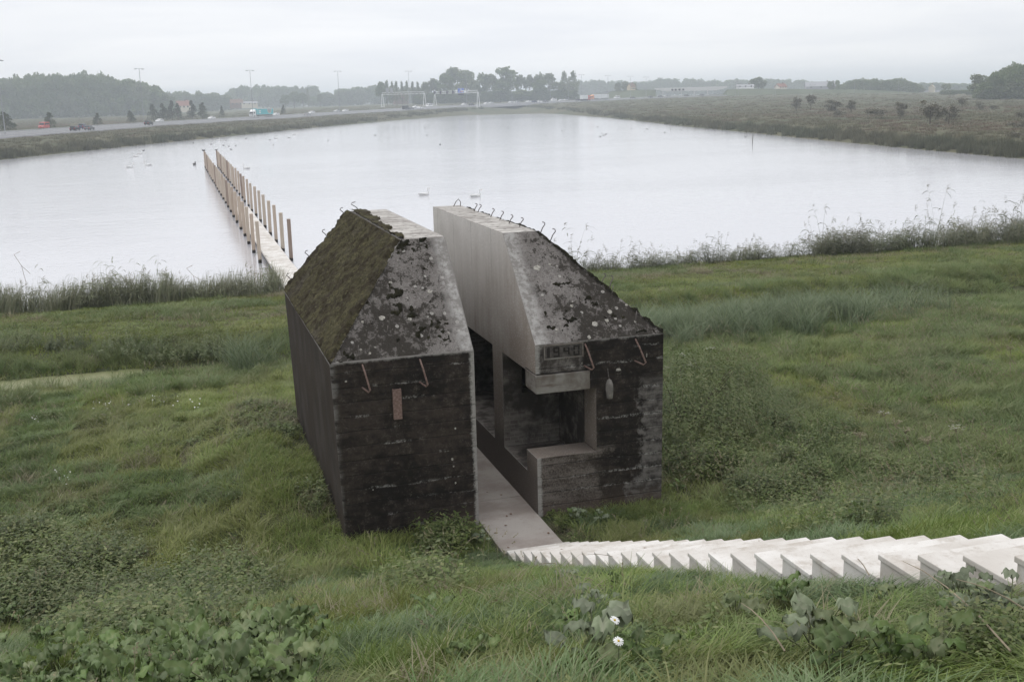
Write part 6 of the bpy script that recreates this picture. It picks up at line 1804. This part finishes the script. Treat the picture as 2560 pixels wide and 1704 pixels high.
for a in ((188, 327, 'estate', 'black', 'black estate car just left of the grey hatchback on the near lanes', True, 1), (224, 326, 'hatch', 'grey', 'dark grey hatchback just right of the black estate', True, 1),
          (208, 317, 'suv', 'blue', 'dark blue car behind the pair on the near lanes', True, 1), (372, 313, 'suv', 'black', 'black off-road car alone on the near lanes below the mast', True, 1),
          (110, 319, 'van', 'red', 'red van on the far lanes in front of the small dark tree', True, 0), (399, 303, 'hatch', 'white', 'white car on the far lanes below the conical trees', True, 0),
          (529, 295, 'hatch', 'white', 'white car on the far lanes before the farm', True, 0), (769, 289, 'hatch', 'silver', 'silver car on the near lanes past the truck', True, 1),
          (690, 285, 'hatch', 'white', 'white car hidden behind the tail of the turquoise truck', False, 0), (779, 279, 'hatch', 'white', 'white car on the far lanes just above the silver one', False, 0),
          (842, 275, 'hatch', 'silver', 'silver car left of the mast on the far lanes', False, 0), (863, 275, 'hatch', 'white', 'white car right of the mast on the far lanes', False, 0),
          (1015, 275, 'van', 'black', 'black tall vehicle on the near lanes before the gantries', False, 1), (1027, 275, 'sedan', 'grey', 'dark low vehicle right behind the black tall one', False, 1), (1051, 272, 'sedan', 'white', 'white car on the near lanes under the far gantry', False, 1),
          (1013, 266, 'hatch', 'silver', 'pale car on the far lanes behind the black tall vehicle', False, 0), (1038, 265, 'hatch', 'white', 'white car on the far lanes between the gantry legs', False, 0), (1073, 263, 'van', 'white', 'white van between the two gantries', True, 0),
          (1179, 264, 'hatch', 'black', 'dark car passing under the blue sign', False, 1), (1160, 259, 'hatch', 'white', 'white car on the far lanes near the mast by the blue sign', False, 0), (1216, 256, 'hatch', 'white', 'pale car right of the gantry on the far lanes', False, 0), (1227, 255, 'hatch', 'silver', 'silver car close behind the pale one right of the gantry', False, 0),
          (1294, 258, 'hatch', 'silver', 'silver car on the near lanes below the domed tree', False, 1), (1277, 253, 'hatch', 'white', 'white car on the far lanes below the domed tree', False, 0), (1292, 252, 'hatch', 'white', 'white car above the silver one', False, 0), (1321, 252, 'hatch', 'white', 'white car on the far lanes after the domed tree', False, 0),
          (1336, 256, 'hatch', 'blue', 'dark blue car leading three on the near lanes', False, 1), (1350, 256, 'hatch', 'white', 'white car second of three on the near lanes', False, 1), (1364, 255, 'hatch', 'grey', 'grey car last of three on the near lanes', False, 1),
          (1384, 249, 'van', 'white', 'white tall car below the last trees', False, 0), (1402, 249, 'hatch', 'white', 'white car below the two narrow trees', False, 0), (1413, 248, 'hatch', 'silver', 'silver car below the two narrow trees', False, 0),
          (1446, 251, 'hatch', 'black', 'dark car on the near lanes at the slip road', False, 1), (1542, 244, 'van', 'white', 'white van on the bend before the overpass', False, 0), (1582, 245, 'hatch', 'grey', 'dark car on the bend below the yellow house', False, 1),
          (1626, 244, 'hatch', 'grey', 'grey car just before the overpass', False, 1), (1651, 241, 'hatch', 'grey', 'grey car at the first overpass pier', False, 1), (1668, 241, 'hatch', 'silver', 'silver car under the overpass', False, 1), (1716, 240, 'hatch', 'grey', 'small grey car at the middle overpass pier', False, 1), (1755, 240, 'hatch', 'grey', 'small dark car right of the middle pier', False, 1)):
    car(*a)

def truck(px, py, label, box_mat, cab_mat, mural=False, full=True, fwd=0, length=12.5):
    d = ray(px, py); t = np.linspace(200, 1300, 4400); off = road_offset(d[0] * t, d[1] * t)
    tgt = 25.0 if not fwd else 8.0
    j = int(np.argmax(off > tgt)); x_, y_ = d[0] * t[j], d[1] * t[j]
    k = int(np.argmin((RE[:, 0] + RN[:, 0] * tgt - x_) ** 2 + (RE[:, 1] + RN[:, 1] * tgt - y_) ** 2))
    ang = math.atan2(RT[k, 1], RT[k, 0]) + (0 if fwd else math.pi)
    o = empty('truck', (x_, y_, float(RZ[k]) + .008), ang, label, 'truck', 'lorries on the motorway')
    h = length / 2
    fx = h + .6
    c_ = MB(); extrude(c_, [(fx, .5), (fx, 3.0), (fx + .4, 3.75), (fx + 1.0, 3.55), (fx + 2.05, 2.75), (fx + 2.35, 1.6), (fx + 2.4, .5)], 1.22)
    cab = c_.build('cab', cab_mat, o, bevel=.08)
    MB().add([(fx + 2.10, -1.05, 2.65), (fx + 2.10, 1.05, 2.65), (fx + 2.36, 1.1, 1.7), (fx + 2.36, -1.1, 1.7)], [(0, 1, 2, 3)]).build('windscreen', M['glass'], cab)
    for s in (-1.235, 1.235): MB().add([(fx + 1.0, s, 2.5), (fx + 1.9, s, 2.5), (fx + 2.05, s, 1.8), (fx + 1.0, s, 1.8)], [(0, 1, 2, 3)]).build('side_window', M['glass'], cab)
    MB().box(fx + 2.41, fx + 2.44, -.8, .8, .95, 1.25).build('grille', M['black_panel'], cab)
    tb = MB().box(-h, h, -1.27, 1.27, 1.15, 4.0).build('trailer_box', box_mat, o, bevel=.03)
    for z0, z1 in ((1.15, 1.27), (3.88, 4.0)): MB().box(-h, h, -1.30, -1.275, z0, z1).box(-h, h, 1.275, 1.30, z0, z1).build('edge_trim', M['p_white'], tb)
    for x0, x1 in ((-h, -h + .14), (h - .14, h)): MB().box(x0, x1, -1.30, -1.275, 1.28, 3.87).box(x0, x1, 1.275, 1.30, 1.28, 3.87).build('edge_trim', M['p_white'], tb)
    MB().box(-h + .2, h + 1.6, -.5, .5, .75, 1.12).build('chassis', M['p_black'], o)
    for a in (fx + 1.4, h - 1.6, -h + 1.2, -h + 2.4, -h + 3.6):
        for s in (-1, 1): place('wheel', WH, o, (a, s * 1.05, .5), None, (1.55, 1.8, 1.55))
    if mural:
        for s in (-1, 1):
            def disc(rx, rz, off_, mat, nm):
                vs = [(-h * .52 + rx * math.cos(a), s * (1.275 + off_), 3.85 - rz * abs(math.sin(a)) * (1 if math.sin(a) > 0 else 0)) for a in np.linspace(0, math.pi, 17)]
                MB().add(vs, [tuple(range(17))]).build(nm, mat, tb)
            disc(2.0, 2.2, .008, M['p_cream'], 'mural'); disc(1.6, 1.8, .016, M['roof_grey'], 'mural')
            for z_ in (3.0, 2.15):                                   # two rows of lettering too far off to read
                x0 = h * .78
                for w_ in (.42, .38, .42, .36):
                    MB().box(x0 - w_, x0, s * 1.276, s * 1.29, z_ - .28, z_ + .22).build('lettering', M['p_white'], tb); x0 -= w_ + .09
    return o
truck(658, 286.5, 'turquoise box lorry with white cab and lettering on the far lanes', M['p_turquoise'], M['p_white'], True, length=15.0)
truck(1460, 250, 'white box lorry with red cab on the near lanes below the slip road', M['p_tarp'], M['p_red'], fwd=1, length=6)
truck(1510, 246, 'pale tarpaulin lorry on the bend', M['p_tarp'], M['p_white'], fwd=0, length=8)
truck(1492, 242, 'orange-fronted lorry coming down toward the bend', M['p_tarp'], M['orange'], fwd=0, length=7)

# ------------------------------------------------------------------ farms and houses
def house(px, py, w, dpt, eave, ridge, label, wall, roof, dist=None, rz=0.3):
    if dist: d = ray(px, 250); p = Vector((d[0] * dist, d[1] * dist, 0)); p.z = gz(p.x, p.y)
    else: p = at(px, py)
    if dist: p.z = max(p.z, EYE + ray(px, py)[2] * dist)
    o = empty('house', tuple(p), math.atan2(-p.x, p.y) + rz, label, 'house', 'far houses and farms')
    b_ = MB().box(-w / 2, w / 2, -dpt / 2, dpt / 2, -3.0, eave)
    b_.add([(-w / 2, -dpt / 2, eave), (-w / 2, dpt / 2, eave), (-w / 2, 0, ridge - .1)], [(0, 1, 2)]).add([(w / 2, -dpt / 2, eave), (w / 2, dpt / 2, eave), (w / 2, 0, ridge - .1)], [(0, 2, 1)])
    b_.build('wall', wall, o)
    e = .4; r_ = MB()
    for s in (-1, 1):
        r_.add([(-w / 2 - e, s * (dpt / 2 + e), eave - .2), (w / 2 + e, s * (dpt / 2 + e), eave - .2), (w / 2 + e, 0, ridge), (-w / 2 - e, 0, ridge),
                (-w / 2 - e, s * (dpt / 2 + e), eave - .02), (w / 2 + e, s * (dpt / 2 + e), eave - .02), (w / 2 + e, 0, ridge + .2), (-w / 2 - e, 0, ridge + .2)],
               [(0, 1, 2, 3), (4, 7, 6, 5), (0, 4, 5, 1), (1, 5, 6, 2), (3, 7, 4, 0)])
    rf = r_.build('roof', roof, o)
    MB().box(w * .2, w * .2 + .8, -.4, .4, ridge - .6, ridge + 1.1).build('chimney', M['brick'], rf)
    for k in range(3):
        x0 = -w / 2 + w * (k + .5) / 3
        MB().box(x0 - .6, x0 + .6, -dpt / 2 - .03, -dpt / 2 - .005, .9, 2.2).build('window', M['glass'], o)
    return o
house(455, 272, 10, 8, 2.5, 6.5, 'red-roofed farmhouse between the conical trees', M['plaster'], M['roof_red'], 1000)
house(466, 270, 8, 7, 2.5, 6.5, 'second red roof right behind the farmhouse', M['plaster'], M['roof_red'], 1030, 1.2)
house(590, 264, 12, 9, 2.5, 6.0, 'brown-roofed barn left of the turquoise truck', M['brick'], M['roof_brown'], 1150, .1)
house(622, 263, 16, 8, 2.0, 3.4, 'long low grey-roofed shed above the truck cab', M['plaster'], M['roof_grey'], 1150, .1)
house(1002, 253, 13, 9, 3, 7.5, 'dark brick farmhouse seen under the far gantry', M['brick'], M['roof_brown'], 1050, .2)
house(1578, 226, 6, 5, 3, 6, 'yellowish house on the embankment left of the overpass', M['p_cream'], M['roof_brown'], 1000, .9)
house(1951, 223, 8, 6, 1.8, 4.4, 'white house with red roof beyond the far embankment', M['plaster'], M['roof_red'], 960, .7)
house(1862, 221, 14, 8, 1.6, 3.0, 'low white shed on the far embankment', M['p_white'], M['roof_grey'], 960, .1)
house(2050, 222, 26, 12, 2.0, 6.0, 'big grey shed roof before the far crossroads', M['roof_grey'], M['roof_grey'], 1020, .1)
house(2328, 224, 5, 4.5, 1.5, 3.8, 'tiny white gabled house before the pale woods', M['plaster'], M['p_cream'], 1000, 1.4)
# sand heaps by the dark wood
for px, py, w, l in ((2398, 241, 4.5, 'pale sand heap near the big dark wood'), (2408, 240, 3.4, 'smaller sand heap beside the first one')):
    p = at(px, py); b_ = MB()
    ring = [(w * math.cos(a) * random.uniform(.8, 1.1), w * .7 * math.sin(a), -.3) for a in np.linspace(0, 6.283, 15)[:-1]]
    mid = [(x_ * .5, y_ * .5, 1.0 * random.uniform(.8, 1.1)) for x_, y_, z_ in ring]
    b_.add(ring + mid + [(0, 0, 1.5)], [(k, (k + 1) % 14, 14 + (k + 1) % 14, 14 + k) for k in range(14)] + [(14 + k, 14 + (k + 1) % 14, 28) for k in range(14)])
    tag(b_.build('sand_heap', M['track'], loc=tuple(p)), l, 'heap')

# ------------------------------------------------------------------ birds on the lake
def bird_mesh(long_neck):
    if long_neck:
        pts = [(-.74, 0, .26), (-.62, 0, .22), (-.45, 0, .17), (-.2, 0, .13), (.1, 0, .12), (.34, 0, .13), (.47, 0, .18), (.53, 0, .30), (.50, 0, .46), (.44, 0, .60), (.43, 0, .72), (.48, 0, .80), (.56, 0, .81), (.62, 0, .79)]
        rad = [.01, .06, .14, .21, .23, .19, .11, .065, .05, .043, .042, .055, .045, .025]
    else:
        pts = [(-.26, 0, .10), (-.2, 0, .08), (-.1, 0, .06), (.03, 0, .05), (.13, 0, .06), (.18, 0, .11), (.19, 0, .17), (.22, 0, .20), (.26, 0, .195)]
        rad = [.008, .04, .08, .09, .075, .045, .033, .042, .025]
    return MB().tube(pts, rad, 12)
SWB = bird_mesh(True).mesh('body', [M['swan']], True)
SWW = MB().tube([(-.6, .15, .30), (-.3, .20, .25), (.05, .20, .2), (.25, .14, .17)], [.01, .07, .09, .02], 8).mesh('wing', [M['swan']], True)
SWK = MB().tube([(.61, 0, .79), (.70, 0, .755), (.73, 0, .745)], [.024, .015, .004], 6).mesh('beak', [M['beak']], True)
DK = bird_mesh(False).mesh('duck', [M['duck']], True)
def swan(px, py, yaw, label, s=.8, mat='swan'):
    p = on_level(px, py, WATER_Z)
    o = empty('swan', (p.x, p.y, WATER_Z - .04), yaw, label, 'swan', 'white swans on the lake'); o.scale = (s, s, s)
    place('body', SWB, o, mats=[M[mat]]); place('wing', SWW, o); place('wing', SWW, o, None, None, (1, -1, 1)); place('beak', SWK, o)
for a in ((1060, 488, .1, 'swan with upright neck behind the gap in the bunker'), (1189, 492, 0, 'swan with bent neck just above the sawn bunker ridge'), (325, 419, 0, 'swan nearest the shore of the group left of the posts'),
          (371, 414, 3.0, 'swan facing left, right of the group beside the posts'), (340, 392, 0, 'swan farther out in the group left of the posts'), (349, 386, 0, 'farthest swan of the group left of the posts'),
          (616, 422, 2.6, 'swan swimming right of the post rows'), (735, 338, 0, 'small far swan above the middle of the lake'), (690, 347, 0, 'small far swan right of the post ends'), (1218, 284, 0, 'tiny swan at the far corner of the lake'), (545, 351, .4, 'tiny swan beyond the post ends')):
    swan(*a)
DUCKS = [(938, 339), (1068, 339), (1131, 339), (987, 319), (1063, 320), (1270, 321), (1365, 339), (1405, 328), (1494, 318), (1501, 342), (1505, 334), (1509, 339), (1515, 336), (1579, 322), (1612, 330), (1618, 323),
         (1662, 332), (1677, 324), (1704, 326), (1359, 302), (1194, 300), (484, 358), (528, 361), (559, 364), (572, 366), (589, 365), (578, 374), (615, 347), (684, 363), (675, 350), (359, 377), (1864, 343), (1978, 344), (1100, 362), (722, 345), (820, 352), (565, 352)]
for i, (a, b_) in enumerate(DUCKS):
    p = on_level(a, b_, WATER_Z)
    o = place('duck', DK, None, (p.x, p.y, WATER_Z - .01), (0, 0, (i * 2.3) % 6.28), 1.0 if p.y > 150 else .9, [M['duck_grey' if i % 3 else 'duck']])
    tag(o, 'tiny dark duck floating far out on the lake', 'duck', 'ducks scattered over the lake')
p = on_level(486, 412, WATER_Z)
tag(place('goose', DK, None, (p.x, p.y, WATER_Z - .01), (0, 0, 1.2), 2.0, [M['duck_grey']]), 'grey goose floating just left of the post rows', 'goose')
top_l = Vector((3.84 + .004 * 23 * .6, 58.1 + 4.24 * 23, WATER_Z + 2.2))
tag(place('perched_bird', DK, None, (top_l.x, top_l.y, top_l.z + .01), (0, 0, 2.8), 1.1, [M['duck']]), 'dark bird perched on the last post of the left row', 'bird')
tag(place('perched_bird', DK, None, (5.46 + .092, 58.1 + 4.24 * 23, WATER_Z + 2.21), (0, 0, .4), .9, [M['duck_grey']]), 'grey bird perched on the last post of the right row', 'bird')
p = on_level(1881, 359, WATER_Z)
tag(MB().tube([(0, 0, -1), (0.02, 0, .6), (.12, .05, 1.5)], [.07, .06, .03], 7).build('stake', M['bark'], loc=tuple(p)), 'dark crooked stake standing alone in the lake', 'stake')
for px, py, h, l in ((455, 660, .9, 'bent bare reed standing out of the water near the shore'), (62, 650, 1.4, 'tall loose reed stems at the left shore')):
    p = on_level(px * 1.0866, py * 1.0866, WATER_Z)
    tag(MB().tube([(0, 0, -.3), (-.15, 0, h * .6), (-.42, 0, h), (-.15, 0, h + .12)], .012, 4).tube([(-.15, 0, h * .6), (.2, 0, h * .3)], .01, 4).build('bent_reed', M['twig'], loc=tuple(p)), l, 'reed')

# ------------------------------------------------------------------ haze
hm, nt = new_mat('autumn_haze')
pv = N(nt, 'ShaderNodeVolumePrincipled', {'Color': (.86, .93, 1.0, 1), 'Density': .00048, 'Anisotropy': .15})
for nm in ('Density Attribute', 'Color Attribute', 'Temperature Attribute'):
    if nm in pv.inputs: pv.inputs[nm].default_value = ''
out(nt, pv.outputs[0], True)
hm.cycles.homogeneous_volume = True
tag(MB().box(-3600, 3600, -80, 4100, -6, 43).build('haze', hm), 'thin pale haze over the lake and the land behind', kind='stuff')
